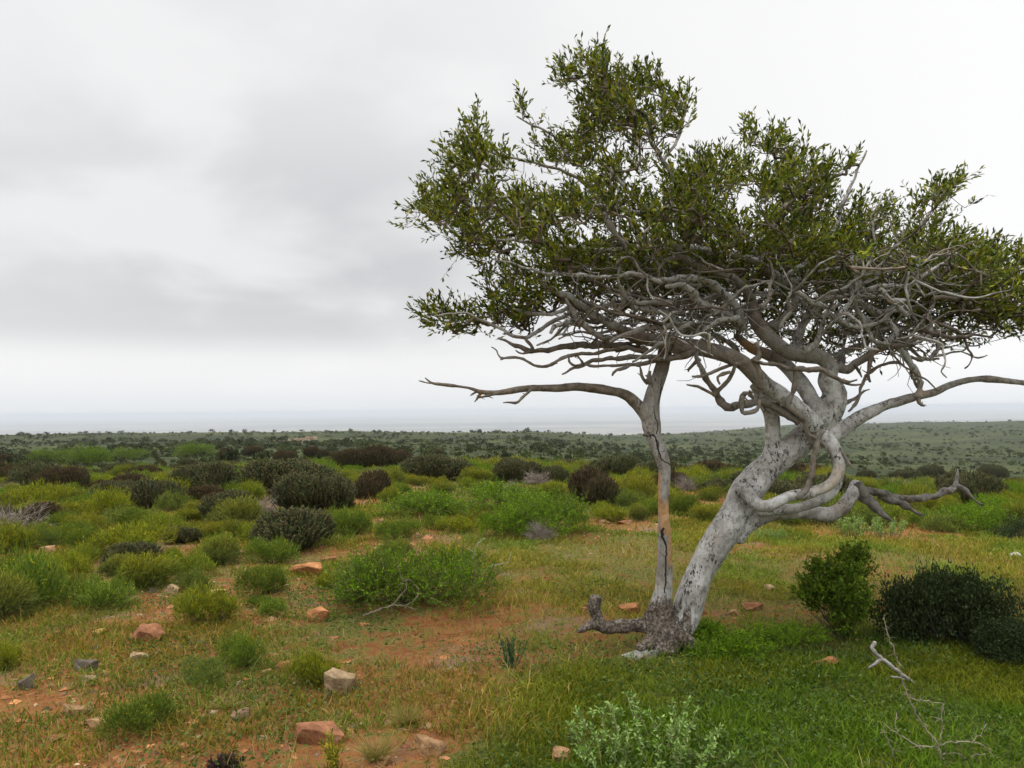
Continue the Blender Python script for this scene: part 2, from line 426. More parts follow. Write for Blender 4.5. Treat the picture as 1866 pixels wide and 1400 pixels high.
rr = np.concatenate([np.exp(np.linspace(math.log(.8), math.log(60), 330)), np.exp(np.linspace(math.log(62.5), math.log(65000), 190))])
aa = np.concatenate([np.linspace(-48, 48, 520), np.linspace(52, 308, 65)]); na = len(aa)
RR, AA = np.meshgrid(rr, np.radians(aa), indexing='ij')
gx, gy = RR*np.sin(AA), RR*np.cos(AA); gz = height(gx, gy)
lu, me_, _, _ = zones(gx, gy)
pn = fbm(gx*.8, gy*.8, 31, 4)
gcov = np.clip(lu*1.0+me_*(.30+.5*pn)+(1-lu-me_)*(.10+.65*pn), 0, 1)
gcov = np.where(RR > 14, np.clip(gcov+.25*sstep(14, 30, RR), 0, 1), gcov)
gc = np.stack([gcov, sstep(28, 60, RR), np.clip(lu, 0, 1)], -1)
i, j = np.meshgrid(np.arange(len(rr)-1), np.arange(na), indexing='ij'); j2 = (j+1) % na
Q = np.stack([i*na+j, (i+1)*na+j, (i+1)*na+j2, i*na+j2], -1).reshape(-1, 4)
g = Geo(); V = np.stack([gx, gy, gz], -1).reshape(-1, 3)
ctr = len(V); V = np.vstack([V, [0, 0, height(0., 0.)]])
jj = np.arange(na)
g.add(V, [Q[:, ::-1], np.stack([np.full(na, ctr), (jj+1) % na, jj], 1)], np.vstack([gc.reshape(-1, 3), [.5, 0, 0]]))
tag(g.obj('ground', M_GROUND), kind='structure')

# ------------------------------------------------------------------ haze
hz = Geo()
S, zb, zt = 80000, -118.0, 9.0
hz.add([[-S, -S, zb], [S, -S, zb], [S, S, zb], [-S, S, zb], [-S, -S, zt], [S, -S, zt], [S, S, zt], [-S, S, zt]],
       [[[0, 3, 2, 1], [4, 5, 6, 7], [0, 1, 5, 4], [1, 2, 6, 5], [2, 3, 7, 6], [3, 0, 4, 7]]])
mh, t = material('haze_air')
pvn = t.new('ShaderNodeVolumePrincipled', {'Color': (.79, .845, .90, 1), 'Density': 1.7e-4})
t.l.new(pvn.outputs[0], t.new('ShaderNodeOutputMaterial').inputs['Volume'])
tag(hz.obj('haze', mh, smooth=False), kind='stuff')

# ------------------------------------------------------------------ the tree
D0 = 5.50
KR = 1/F/2
BASE = G(1222, 1172)
def BR(s, d0=0.0, d1=None, dep=None):
    """'u,v,w u,v,w ...' -> 3-D centre line with radius; d0..d1 metres behind the plane of the trunk"""
    a = [[float(q) for q in p.split(',')] for p in s.split()]
    ww = a[0][2]; out = []
    for p in a:
        if len(p) > 2: ww = p[2]
        out.append((p[0], p[1], ww))
    a = np.array(out); n = len(a)
    # widths given only at some points are interpolated
    idx = [k for k, p in enumerate(s.split()) if p.count(',') == 2]
    a[:, 2] = np.interp(np.arange(n), idx, a[idx, 2])
    ln = np.concatenate([[0], np.cumsum(np.hypot(*np.diff(a[:, :2], axis=0).T))]); ln /= ln[-1]
    dd = d0+((d1 if d1 is not None else d0)-d0)*ln if dep is None else np.interp(ln, np.linspace(0, 1, len(dep)), dep)
    D = D0+dd
    return np.column_stack([P(a[:, 0], a[:, 1], D), a[:, 2]*KR*D])

def wiggle(p, amp, r):
    q = p.copy(); n = len(q)
    if n > 4:
        k = np.arange(n)
        for ax in range(3):
            q[1:, ax] += (amp*np.minimum(1, k/4)*(2/math.pi*np.arcsin(np.sin(k*.42+r.random()*7))*.8+2/math.pi*np.arcsin(np.sin(k*1.1+r.random()*7))*.45))[1:]
    return q

TRUNK = [  # thick live wood, welded into one surface
 (BR('1216,1185,112 1232,1150,88 1249,1117,66 1262,1078,61 1278,1040,60 1300,1000,62 1323,963,64 1342,930,65 1360,898,66 1388,862,62 1425,832,58 1455,808,56 1485,778,57 1510,750,60 1520,718,50 1508,692,42 1512,668,36 1496,652,34 1470,648,32 1441,643,32 1416,628,32 1390,603,32 1372,572,28 1366,540,24 1350,512,18', dep=[0, 0, .05, .1, .1, .05, 0, .15])),
 (BR('1400,850,44 1407,822,36 1408,790,31 1406,760,32 1396,732,34 1380,698,34', 0.08, .12)),
 (BR('1490,770,36 1478,728,34 1462,700,32 1444,678,30 1424,660,28 1398,646,24 1368,634,20 1340,610,15', .02, .35)),
 (BR('1486,780,40 1470,757,36 1435,728,34 1400,706,36 1373,680,35 1349,659,34 1310,642,33 1270,633,34 1225,630,34 1195,621,30 1163,614,26 1130,600,20 1095,580,17 1070,566,15 1040,545,13', dep=[-.05, -.12, -.1, 0, 0])),
 (BR('1340,985,30 1362,955,38 1400,938,34 1440,932,32 1480,934,32 1510,938,32 1535,925,30 1553,900,29 1563,880,26', dep=[.05, .1, .25, .4])),
 (BR('1346,890,32 1362,898,30 1372,912,27 1388,923,26 1408,920,25 1435,906,24 1475,898,24 1505,888,23 1522,872,24 1530,850,27 1524,826,29 1510,804,30 1490,785,30', dep=[-.05, -.22, -.2, -.12, -.05])),
 (BR('1380,935,16 1410,932,22 1450,926,22 1490,914,21 1515,899,20 1527,880,20 1530,860,18', -.02, -.06)),
 (BR('1495,806,32 1530,786,33 1560,765,30 1590,749,25 1622,736,22 1671,722,19 1702,715,18 1731,702,15 1768,692,14 1804,691,14 1866,698,13 1930,702,11', dep=[.05, .1, .05])),
 (BR('1526,668,26 1544,675,20 1557,663,18 1576,653,17 1591,641,16 1610,633,16 1634,631,14 1659,622,12 1683,612,10 1707,605,8 1739,600,6', .1, -.1)),
]
STEM = [
 (BR('1198,1130,56 1203,1100,42 1209,1075,35 1211,1024,31 1211,973,25 1209,930,23 1209,895,23 1211,862,25 1208,841,29 1201,820,30 1193,800,31 1187,775,36 1185,750,36 1190,720,33 1198,695,30 1206,670,29 1211,645,28 1213,628,24', dep=[-.08, -.12, -.05, 0])),
 (BR('1186,775,28 1172,750,26 1154,730,24 1138,719,20 1109,712,19 1055,705,19 1015,708,16 961,708,14 908,716,11 875,714,10 854,707,7 808,701,7 787,698,6 774,688,4', -.05, -.25)),
]
ROOT = [
 (BR('1215,1150,70 1180,1140,34 1154,1140,26 1128,1142,25 1103,1143,28 1087,1130,27 1082,1106,26 1085,1087,23', -.05, -.02)),
 (BR('1095,1140,24 1075,1140,20 1051,1152,8', 0, -.1)),
 (BR('1200,1120,50 1205,1150,64 1210,1185,76', -.1, -.12)),
 (BR('1215,1150,50 1250,1168,34 1275,1182,20', -.1, -.2)),
 (BR('1200,1160,40 1180,1172,24 1165,1182,14', -.1, -.25)),
]
LIVE = [  # grey lichened branches in and under the crown
 ('1400,600,18 1420,583,17 1446,558,17 1448,516,17 1422,511,17 1405,495,16 1384,474,14 1376,450,12', .2, .05),
 ('1390,480,14 1356,469,14 1330,461,14 1302,459,13 1257,452,12 1216,444,9', .0, -.3),
 ('1372,545,18 1352,518,16 1313,499,15 1270,482,14 1238,471,13 1212,474,8', .05, -.25),
 ('1352,600,20 1341,560,17 1313,528,16 1287,514,15 1240,506,14 1206,510,8', -.05, -.35),
 ('1345,590,20 1318,572,18 1291,559,18 1270,548,18 1257,531,16 1240,521,14 1216,522,8', -.1, -.4),
 ('1275,552,13 1238,549,11 1190,551,11 1160,553,11 1143,549,10 1129,520,7 1127,484,4', -.2, -.35),
 ('1235,590,14 1215,575,14 1195,566,13 1165,560,11 1140,552,8', -.15, -.3),
 ('1345,580,14 1320,585,12 1295,592,11 1280,602,9', -.2, -.3),
 ('1290,606,16 1240,592,14 1184,599,13 1141,609,10 1110,622,6', -.05, -.3),
 ('1165,622,20 1149,614,18 1117,593,17 1076,571,16 1042,545,14 1009,528,11 975,505,7', .05, -.35),
 ('1120,618,14 1095,613,13 1070,602,12 1056,586,12 1047,566,9 1030,545,5', -.1, -.3),
 ('1058,592,11 1035,590,10 1015,593,9 1004,605,6', -.15, -.3),
 ('1036,594,5 1028,606,5 1018,614,3', -.2, -.3),
 ('1050,552,10 1034,560,8 1015,571,8 993,575,7 961,569,6 938,561,4', -.05, -.3),
 ('1048,562,10 1034,572,9 1015,582,8 983,604,8 953,614,8 929,609,7 908,598,6 881,585,5 849,571,4 800,577,3', 0, -.4),
 ('1605,632,16 1630,612,14 1627,600,14 1610,578,14 1595,566,15 1575,556,14 1555,540,11 1540,515,7', .0, .1),
 ('1634,634,12 1649,646,13 1666,670,13 1676,699,13 1671,722,14', .05, .05),
 ('1700,612,8 1683,590,10 1691,572,10 1672,561,9 1645,557,7 1610,548,4', .2, .4),
 ('1620,628,9 1591,622,9 1583,612,9 1576,585,9 1564,563,9 1561,540,8 1561,515,5', -.2, -.3),
 ('1659,651,8 1683,657,8 1697,653,8 1709,633,8 1706,618,6', .1, .3),
 ('1700,650,4 1751,641,4 1763,631,4 1792,626,3', .1, .1),
 ('1751,641,3 1775,650,4 1802,647,2', .1, .1),
 ('1532,665,18 1537,645,15 1561,631,15 1590,618,13 1620,595,10', .35, .6),
 ('1445,640,24 1455,610,18 1470,585,17 1490,560,15 1510,545,13 1540,530,10 1575,505,7', .2, .3),
 ('1420,600,10 1432,580,8 1440,565,8 1432,545,7', -.3, -.3),
 ('1470,640,14 1490,620,11 1500,590,10 1507,570,9 1530,550,7', -.15, -.2),
 ('1386,560,12 1400,545,8 1402,520,7 1412,505,7 1405,480,4', -.3, -.25),
 ('1350,660,16 1330,625,12 1300,612,10 1262,608,9 1230,604,5', .3, .5),
 ('1520,540,12 1560,520,11 1600,500,11 1625,470,9 1660,440,7 1700,380,5 1735,330,3', .1, .3),
 ('1580,530,12 1620,520,9 1655,520,9 1680,505,8 1720,480,5', -.3, -.4),
 ('1660,470,10 1690,478,7 1700,468,6 1740,462,5', -.45, -.5),
 ('1600,520,9 1622,548,10 1650,545,9 1632,556,5', -.4, -.5),
 ('1505,560,12 1470,545,11 1450,530,8', -.3, -.35),
 ('1650,540,10 1700,520,8 1760,500,7 1840,470,4', .2, .4),
 ('1640,600,10 1700,580,8 1760,565,7 1850,550,4', .4, .7),
 ('1376,455,16 1340,415,14 1300,390,13 1250,350,11 1210,300,9 1175,230,7 1120,150,4', .1, .2),
 ('1330,420,12 1260,405,12 1190,395,11 1120,380,10 1040,365,8 950,355,6 850,385,4', .15, .1),
 ('1250,455,12 1180,450,11 1100,455,10 1020,450,8 940,440,7 850,435,4', -.2, -.2),
 ('1384,470,14 1410,420,12 1430,370,10 1440,310,7 1450,255,4', .25, .45),
 ('1425,510,14 1480,470,12 1520,420,10 1545,350,7 1580,275,4', .1, .2),
 ('1206,300,7 1240,240,6 1250,190,4', .2, .4),
 ('1180,392,9 1130,330,8 1080,290,7 1010,250,5 940,210,3', 0, -.2),
 ('1120,380,7 1060,330,6 990,300,6 900,280,4 850,230,3', .2, .3),
 ('1210,515,9 1150,500,9 1090,505,8 1030,500,7 960,490,5 900,470,3', -.3, -.45),
 ('1160,470,10 1130,440,10 1110,410,12 1105,385,10', -.3, -.3),
]
DEAD = [  # bleached brown dead wood
 ('1455,770,16 1416,742,18 1389,734,18 1355,736,18 1325,740,17 1304,718,14 1287,694,13 1274,656,11 1268,640,9', -.05, -.2),
 ('1352,738,12 1352,724,12 1360,718,9 1371,726,8', -.2, -.3),
 ('1352,722,10 1352,738,10 1360,753,10 1374,750,9 1382,742,8 1383,732,6', -.3, -.3),
 ('1366,722,6 1371,715,6 1366,711,4', -.3, -.3),
 ('1306,716,9 1296,718,7 1285,712,6 1270,706,6 1254,699,3', -.2, -.25),
 ('1300,722,9 1306,714,9 1322,700,9 1334,684,9 1336,668,9 1328,655,9 1325,640,8', -.2, -.3),
 ('1349,664,8 1320,668,8 1300,676,8 1280,684,7 1262,689,4', -.25, -.3),
 ('1331,678,7 1316,682,8 1308,690,6 1312,702,4', -.3, -.3),
 ('1276,655,9 1265,663,7 1258,672,6 1254,680,3', -.1, -.1),
 ('1379,624,10 1384,645,11 1373,657,12 1380,671,11 1386,690,11 1391,710,9', -.3, -.35),
 ('1372,657,8 1385,660,8 1404,664,5', -.35, -.35),
 ('1500,785,10 1488,817,11 1479,850,11 1475,880,11 1467,897,13 1456,911,14', -.2, -.28),
 ('1446,672,9 1448,691,9 1446,712,10 1438,736,11 1450,752,11 1463,765,11 1470,787,9 1492,800,7', -.25, -.2),
 ('1526,810,6 1539,833,7 1547,843,6 1554,853,3', -.1, -.2),
 ('1400,662,10 1440,670,9 1476,675,10 1501,676,10 1530,692,9 1545,695,7 1562,694,3', -.25, -.3),
 ('1528,690,8 1545,700,6 1576,699,3', -.25, -.25),
 ('1578,683,6 1571,707,6 1560,733,7 1544,750,5', 0, -.1),
 ('1536,738,9 1555,726,8 1571,715,6 1588,709,2', .1, .1),
 ('1583,680,8 1598,670,7 1620,663,7 1644,664,4', 0, 0),
 ('1625,646,4 1651,670,4 1676,685,4 1711,712,3', -.05, -.05),
 ('1557,664,7 1566,676,6 1569,686,3', 0, 0),
 ('1588,650,10 1580,680,8 1584,694,5', -.02, -.02),
 ('1180,640,14 1122,629,13 1082,630,13 1028,632,12 988,638,11 969,640,11 942,633,9 929,625,7 908,614,4', .1, -.2),
 ('972,640,8 966,626,8 955,616,6 940,612,4', -.15, -.2),
 ('969,640,7 952,644,5 940,638,3', -.15, -.15),
 ('1180,640,10 1133,636,8 1082,642,8 1042,649,7 1010,660,7 988,667,6 961,659,6 934,652,6 910,655,3', -.1, -.3),
 ('934,652,4 912,652,4 908,640,3 896,635,2', -.3, -.3),
 ('1200,652,12 1149,651,10 1109,653,10 1079,660,9 1055,668,7 1024,680,3', -.1, -.2),
 ('1200,657,9 1149,665,7 1109,668,6 1068,664,6 1040,666,3', -.15, -.2),
 ('1165,662,6 1140,668,6 1126,674,6 1117,684,5', -.15, -.2),
 ('1048,667,5 1038,660,5 1035,644,3', -.2, -.2),
 ('1064,664,5 1054,650,4 1048,652,3', -.2, -.2),
 ('1180,700,7 1172,690,6 1166,678,6 1164,666,3', -.12, -.15),
 ('1184,700,12 1184,686,11 1187,676,6', -.15, -.18),
 ('968,710,7 942,733,6 917,736,2', -.2, -.25),
 ('908,717,6 888,722,5 872,728,3', -.2, -.2),
 ('878,716,5 870,724,5 864,732,2', -.2, -.2),
 ('870,714,4 860,718,4 855,718,2', -.2, -.2),
 ('790,699,4 776,698,3 764,697,2', -.25, -.25),
 ('1674,724,9 1674,734,8 1682,739,3', .05, -.05),
 ('1268,640,16 1240,648,14 1205,655,10 1185,660,6', -.15, -.2),
 ('1143,549,10 1133,556,9 1126,572,9 1118,545,4', -.3, -.4),
]
BREAK = [
 ('1558,882,30 1575,905,27 1592,922,21 1608,936,14 1626,951,5', .38, .25),
 ('1562,890,22 1600,900,16 1640,906,17 1690,908,16 1730,893,15 1743,880,14 1743,866,9 1741,854,4', .4, 1.3),
 ('1600,905,12 1630,915,15 1655,926,13 1682,939,6', .6, .7),
 ('1741,884,12 1760,896,11 1776,910,8 1791,921,3', 1.28, 1.2),
]
SKEL = []          # live nodes from which the twigs grow
tree = empty('tree', BASE, 'leaning windswept tree with pale grey trunk and wide flattened leafy crown', 'tree')
LOC = BASE

def weld(name, lines, mat, voxel, colfn, step=.03, lump=.05, dsp=.004, thin=1.0):
    g = Geo()
    for b in lines:
        q = catmull(b, step=step)
        q[:, 3] *= 1+.02*np.sin(np.arange(len(q))*.4+len(q))
        tube(g, q[:, :3]-LOC, np.maximum(q[:, 3]*thin, .004), 14, lump=lump*.6)
    o = g.obj('tmp', None)
    m = o.modifiers.new('r', 'REMESH'); m.mode = 'VOXEL'; m.voxel_size = voxel; m.use_smooth_shade = True
    m = o.modifiers.new('s', 'SMOOTH'); m.factor = .5; m.iterations = 5
    dg = bpy.context.evaluated_depsgraph_get()
    me = bpy.data.meshes.new_from_object(o.evaluated_get(dg)); me.name = name
    bpy.data.objects.remove(o)
    n = len(me.vertices)
    co = np.zeros(n*3, np.float32); me.vertices.foreach_get('co', co); co = co.reshape(-1, 3).astype(float)
    no = np.zeros(n*3, np.float32); me.vertices.foreach_get('normal', no); no = no.reshape(-1, 3)
    d = fbm(co[:, 0]*11+co[:, 1]*7, co[:, 2]*9-co[:, 1]*5, 5, 3)-.5
    base = colfn(co)
    co2 = co+no*((d*dsp*3)+(base[:, 1]*(fbm(co[:, 0]*30+co[:, 1]*25, co[:, 2]*14, 8, 3)-.5)*.026))[:, None]
    me.vertices.foreach_set('co', co2.astype(np.float32).ravel())
    at = me.attributes.new('col', 'FLOAT_COLOR', 'POINT')
    at.data.foreach_set('color', np.concatenate([base, np.ones((n, 1))], 1).astype(np.float32).ravel())
    me.polygons.foreach_set('use_smooth', np.ones(len(me.polygons), bool))
    me.materials.append(mat)
    o = bpy.data.objects.new(name, me); COL.objects.link(o); o.parent = tree
    return o

def trunk_col(co):
    u, v = toUV(co+LOC)
    h = co[:, 2]
    nz = fbm(co[:, 0]*6, h*6+co[:, 1]*3, 12, 3)
    foot = np.clip(np.maximum(sstep(1270, 1195, u+(nz-.5)*80)*sstep(1050, 1115, v+(nz-.5)*60), sstep(1120, 1165, v+(nz-.5)*60-np.maximum(u-1250, 0)*.8)), 0, 1)
    wood = np.clip(sstep(700, 650, v)*.75+sstep(1560, 1680, u)*.7+sstep(1450, 1380, u)*sstep(740, 690, v)*.6+sstep(1500, 1545, u)*sstep(905, 930, v+(nz-.5)*20)*.9, 0, 1)
    return np.stack([wood*.9, foot, np.zeros(len(h))], 1)

def stem_col(co):
    u, v = toUV(co+LOC)
    nz = fbm(co[:, 0]*14, co[:, 2]*5, 2, 3)
    strip = sstep(0, 6, (u-1211)+(nz-.5)*16+np.where(v < 975, 14, 0))*sstep(1040, 1020, v)*sstep(905, 925, v)
    strip = np.maximum(strip, sstep(1206, 1202, u)*sstep(950, 930, v)*sstep(855, 870, v))
    foot = sstep(1060, 1112, v+(nz-.5)*50)
    dead = np.clip(sstep(1168, 1140, u)*.95+sstep(700, 660, v)*.5+.25+.45*nz, 0, 1)
    return np.stack([dead, foot, strip], 1)

rb0 = np.random.default_rng(77)
weld('trunk', TRUNK, M_BARK, .009, trunk_col, thin=.86)
weld('side_stem', STEM, M_BARK, .006, stem_col, dsp=.003, thin=.92)
weld('root', ROOT, M_BARK, .009, lambda co: np.stack([np.full(len(co), .8), np.full(len(co), .95), np.zeros(len(co))], 1), lump=.10, dsp=.006, thin=.88)
weld('broken_limb', [wiggle(catmull(BR(*b), step=.05), .014, rb0) for b in BREAK], M_OLD_SHADED, .008, lambda co: np.stack([np.full(len(co), .95), np.zeros(len(co)), np.zeros(len(co))], 1), lump=.42, dsp=.010, thin=.74)
# the long split down the side stem
M_CRACK, t_ = material('dark_crack')
t_.l.new(t_.new('ShaderNodeBsdfPrincipled', {'Base Color': (.02, .015, .012, 1), 'Roughness': .95}).outputs[0], t_.new('ShaderNodeOutputMaterial').inputs[0])
for ck in ('1208,962,4 1206,972,6 1210,985,4 1214,1000,3 1213,1030,3 1213,1060,3 1211,1080,2', '1172,792,2 1180,796,2 1190,793,3 1196,800,2 1201,816,1', '1194,797,2 1199,815,3 1205,836,2 1221,846,2 1224,849,1', '1190,740,1 1194,760,2 1199,775,2 1196,792,2', '1205,690,1 1204,712,2 1200,735,1'):
    gk = Geo(); q = catmull(BR(ck, -.185, -.195), step=.015); tube(gk, q[:, :3]-LOC+rng.standard_normal((len(q), 3))*.002, q[:, 3], 6); gk.obj('crack', M_CRACK, tree)

rb = np.random.default_rng(5)
for b in TRUNK[:1]+TRUNK[2:4]+TRUNK[8:]:
    q = catmull(b, step=.05); uu, v_ = toUV(q[:, :3]); SKEL.append(q[v_ < 640][:, :3])
def branch(name, spec, dead, live):
    q = catmull(BR(*spec), step=.028)
    q = wiggle(q, .010, rb); q[:, 3] *= .88
    q[:, 3] *= 1.0+.10*rb.standard_normal(len(q))
    g = Geo(); c = np.zeros(3); c[0] = dead
    tube(g, q[:, :3]-LOC, np.maximum(q[:, 3], .0025), 9, col=c, lump=.14, r=rb)
    # short snapped spurs
    for k in range(rb.integers(1, 5)):
        i = rb.integers(1, len(q)-1); d = unit(rb.standard_normal(3)+np.array([0, 0, .3]))
        L = q[i, 3]*(1.5+3*rb.random()); pts = q[i, :3]+d*np.linspace(0, L, 4)[:, None]+np.linspace(0, 1, 4)[:, None]**2*rb.standard_normal(3)*L*.2
        tube(g, pts-LOC, q[i, 3]*np.array([.45, .38, .3, .16]), 6, col=c)
    g.obj(name, M_BARK, tree)
    if live: SKEL.append(q[:, :3])
for b in LIVE: branch('branch', b, .12+.45*rb.random(), True)
for b in DEAD: branch('dead_branch', b, .85+.15*rb.random(), False)

rk = np.random.default_rng(31)
for k in range(46):
    u0, v0 = rk.uniform(1080, 1700), rk.uniform(490, 620); dz = rk.uniform(-.45, .5)
    hd_ = (math.pi if u0 < 1400 and rk.random() < .8 else 0)+rk.normal(0, .5); w0 = rk.uniform(5, 12); pts = []
    n_ = rk.integers(5, 9)
    for q_ in range(n_):
        pts.append('%.0f,%.0f,%.1f' % (u0, v0, w0*(1-.65*q_/n_))); st_ = rk.uniform(18, 34)
        u0 += math.cos(hd_)*st_; v0 -= math.sin(hd_)*st_*.8+2.; hd_ += rk.normal(0, .42)
    branch('branch', (' '.join(pts), dz, dz+rk.uniform(-.3, .3)), .1+.6*rk.random(), True)

# crown outline (photo positions) -> points filling a rounded volume
POLY = np.array([(724, 398), (762, 345), (800, 300), (812, 268), (848, 240), (838, 188), (872, 188), (895, 215), (922, 205), (918, 172), (962, 170), (985, 180), (975, 220), (1010, 245), (1040, 235), (1055, 190), (1015, 160), (1028, 102), (1066, 78), (1112, 72), (1128, 112), (1160, 120), (1204, 102), (1212, 132), (1246, 145), (1278, 150), (1262, 188), (1290, 210), (1255, 232), (1262, 262), (1315, 252), (1345, 208), (1400, 212), (1462, 212), (1474, 250), (1530, 248), (1598, 226), (1565, 272), (1558, 300), (1590, 336), (1530, 330), (1510, 345), (1518, 378), (1570, 372), (1608, 350), (1640, 372), (1660, 350), (1636, 318), (1680, 335), (1758, 288), (1758, 330), (1720, 372), (1698, 412), (1732, 402), (1792, 432), (1866, 436), (1935, 470), (1935, 600), (1866, 618), (1800, 600), (1740, 590), (1690, 592), (1640, 600), (1590, 612), (1555, 600), (1500, 596), (1440, 560), (1380, 530), (1300, 545), (1200, 550), (1140, 565), (1080, 545), (1040, 535), (1020, 570), (985, 590), (950, 630), (900, 642), (850, 622), (790, 600), (768, 578), (785, 556), (830, 560), (868, 572), (905, 565), (880, 530), (880, 500), (850, 478), (790, 470), (742, 432)], float)
def inpoly(p, poly):
    x, y = p[:, 0], p[:, 1]; c = np.zeros(len(p), bool); n = len(poly)
    for a in range(n):
        x1, y1 = poly[a]; x2, y2 = poly[a-1]
        with np.errstate(divide='ignore', invalid='ignore'):
            c ^= ((y1 > y) != (y2 > y)) & (x < (x2-x1)*(y-y1)/(y2-y1+1e-12)+x1)
    return c
def edist(p, poly):
    d = np.full(len(p), 1e9)
    for a in range(len(poly)):
        A, B = poly[a-1], poly[a]; ab = B-A
        t = np.clip(((p-A)@ab)/(ab@ab), 0, 1); d = np.minimum(d, np.linalg.norm(p-A-t[:, None]*ab, axis=1))
    return d
rc = np.random.default_rng(11)
cand = np.column_stack([rc.uniform(700, 1940, 24000), rc.uniform(60, 650, 24000)])
cand = cand[inpoly(cand, POLY)]; ed = edist(cand, POLY)
keep = rc.random(len(cand)) < np.clip(sstep(.41, .58, fbm(cand[:, 0]/62, cand[:, 1]/48, 4, 3)+np.where(ed < 45, .35*(vnoise(cand[:, 0]/26, cand[:, 1]/34, 8)-.62), .06)+.12*sstep(300, 480, cand[:, 1])+.12*sstep(1600, 1750, cand[:, 0])), .03, 1)
low = sstep(500, 560, cand[:, 1])*sstep(1050, 1120, cand[:, 0])*sstep(1780, 1700, cand[:, 0])
keep |= (cand[:, 0] > 1740) & (rc.random(len(cand)) < .75)
keep &= (ed > 6) & (inpoly(cand-np.array([0, 34.]), POLY) | (cand[:, 1] > 470))
keep &= rc.random(len(cand)) > low*.12
cand, ed = cand[keep], ed[keep]
cand = cand[:3300]; ed = ed[:3300]
hd = np.clip(.16+ed*.0085, 0, 1.0)
ad = D0+.08+rc.uniform(-1, 1, len(cand))*hd+np.where(cand[:, 1] > 470, .50*sstep(440, 530, cand[:, 1])*sstep(1040, 1130, cand[:, 0])*sstep(1800, 1720, cand[:, 0]), 0)
bk = np.column_stack([rc.uniform(1010, 1830, 1500), rc.uniform(450, 665, 1500)]); bk = bk[bk[:, 1] < np.interp(bk[:, 0], [1010, 1080, 1200, 1300, 1420, 1500, 1640, 1720, 1830], [545, 590, 612, 618, 622, 655, 655, 625, 620])+30*(vnoise(bk[:, 0]/40, bk[:, 0]*0, 5)-.5)]
md_ = np.column_stack([rc.uniform(900, 1760, 640), rc.uniform(365, 560, 640)]); md_ = md_[(rc.random(len(md_)) < sstep(.34, .56, fbm(md_[:, 0]/50, md_[:, 1]/40, 14, 3))) & ((md_[:, 1] < 500) | (md_[:, 0] > 1040))]
cand = np.vstack([cand, bk, md_]); ad = np.concatenate([ad, D0+rc.uniform(.30, 1.35, len(bk)), D0+rc.uniform(-.15, 1.2, len(md_))+.7*sstep(420, 500, md_[:, 1])])        # the far side of the crown, seen under the near limbs
ATT = P(cand[:, 0], cand[:, 1], ad)
# short bare twigs filling the tangle under the leaves
gb = Geo()
for k in range(60):
    u0, v0 = rk.uniform(1060, 1740), rk.uniform(455, 625); dz = rk.uniform(-.6, .35); h0 = (math.pi if u0 < 1420 and rk.random() < .75 else 0)+rk.normal(0, .45); w0 = rk.uniform(3.5, 8); pts = []
    for q_ in range(rk.integers(5, 10)):
        pts.append((u0, v0, w0*(1-.085*q_), dz)); st_ = rk.uniform(12, 26); u0 += math.cos(h0)*st_; v0 -= math.sin(h0)*st_*.8+1; h0 += rk.normal(0, .5); dz += rk.normal(0, .03)
    a_ = np.array(pts); D_ = D0+a_[:, 3]; q = catmull(np.column_stack([P(a_[:, 0], a_[:, 1], D_), a_[:, 2]*KR*D_]), n=2); SKEL_ = np.vstack(SKEL)
    q[0, :3] = SKEL_[np.linalg.norm(SKEL_-q[0, :3], axis=1).argmin()]
    tube(gb, q[:, :3]-LOC, q[:, 3]*(1+.12*rk.standard_normal(len(q))), 7, col=pal(rk, 1, [(.26, .24, .21), (.36, .345, .32), (.13, .105, .08), (.19, .155, .12)])[0], lump=.14, r=rk)
base_ = np.vstack(SKEL); uu, v_ = toUV(base_); base_ = base_[(v_ > 430) & (v_ < 640) & (uu > 1020) & (uu < 1760)]
base_ = base_[rc.choice(len(base_), 760)]
for p in base_:
    d = unit(rc.standard_normal(3)*np.array([1, .7, .6])+np.array([-.4 if p[0] < 1.7 else .4, 0, .15])); L = rc.uniform(.08, .38); q = [p]
    for k in range(5): d = unit(d+rc.standard_normal(3)*.33); q.append(q[-1]+d*L/5)
    tube(gb, np.array(q)-LOC, np.linspace(rc.uniform(.003, .008), .0016, 6), 5, col=pal(rc, 1, [(.22, .19, .155), (.13, .10, .08), (.31, .295, .27)])[0], cap=False)
# twigs: every point joins the nearest wood grown so far
nodes = list(np.vstack(SKEL)); par = [-1]*len(nodes); nsk = len(nodes)
NA = np.array(nodes)
best = np.full(len(ATT), 1e9); bi = np.zeros(len(ATT), int)
for k in range(len(ATT)):
    d = np.linalg.norm(NA-ATT[k], axis=1); bi[k] = d.argmin(); best[k] = d.min()
done = np.zeros(len(ATT), bool); tips = []
for _ in range(len(ATT)):
    k = int(np.argmin(np.where(done, 1e9, best))); done[k] = True
    a = np.array(nodes[bi[k]]); b = ATT[k]; L = np.linalg.norm(b-a)
    m = max(1, int(L/.055)); bend = rc.standard_normal(3)*L*.11+np.array([0, 0, -.06*L]); pi = bi[k]; new = []
    for s in range(1, m+1):
        f = s/m; p = a*(1-f)+b*f+bend*math.sin(math.pi*f)+rc.standard_normal(3)*.007*(s < m)
        nodes.append(p); par.append(pi); pi = len(nodes)-1; new.append((p, pi))
    tips.append(pi)
    for p, idx in new:
        d = np.linalg.norm(ATT-p, axis=1); better = d < best; best[better] = d[better]; bi[better] = idx
N = np.array(nodes); par = np.array(par)
cnt = np.zeros(len(N)); cnt[tips] += 1
for k in range(len(N)-1, nsk-1, -1):
    if par[k] >= nsk: cnt[par[k]] += cnt[k]
gt = Geo()
kids = np.arange(nsk, len(N)); a = N[par[kids]]-LOC; b = N[kids]-LOC
rad = np.minimum(.0020*np.maximum(cnt, 1)**.47, .013)
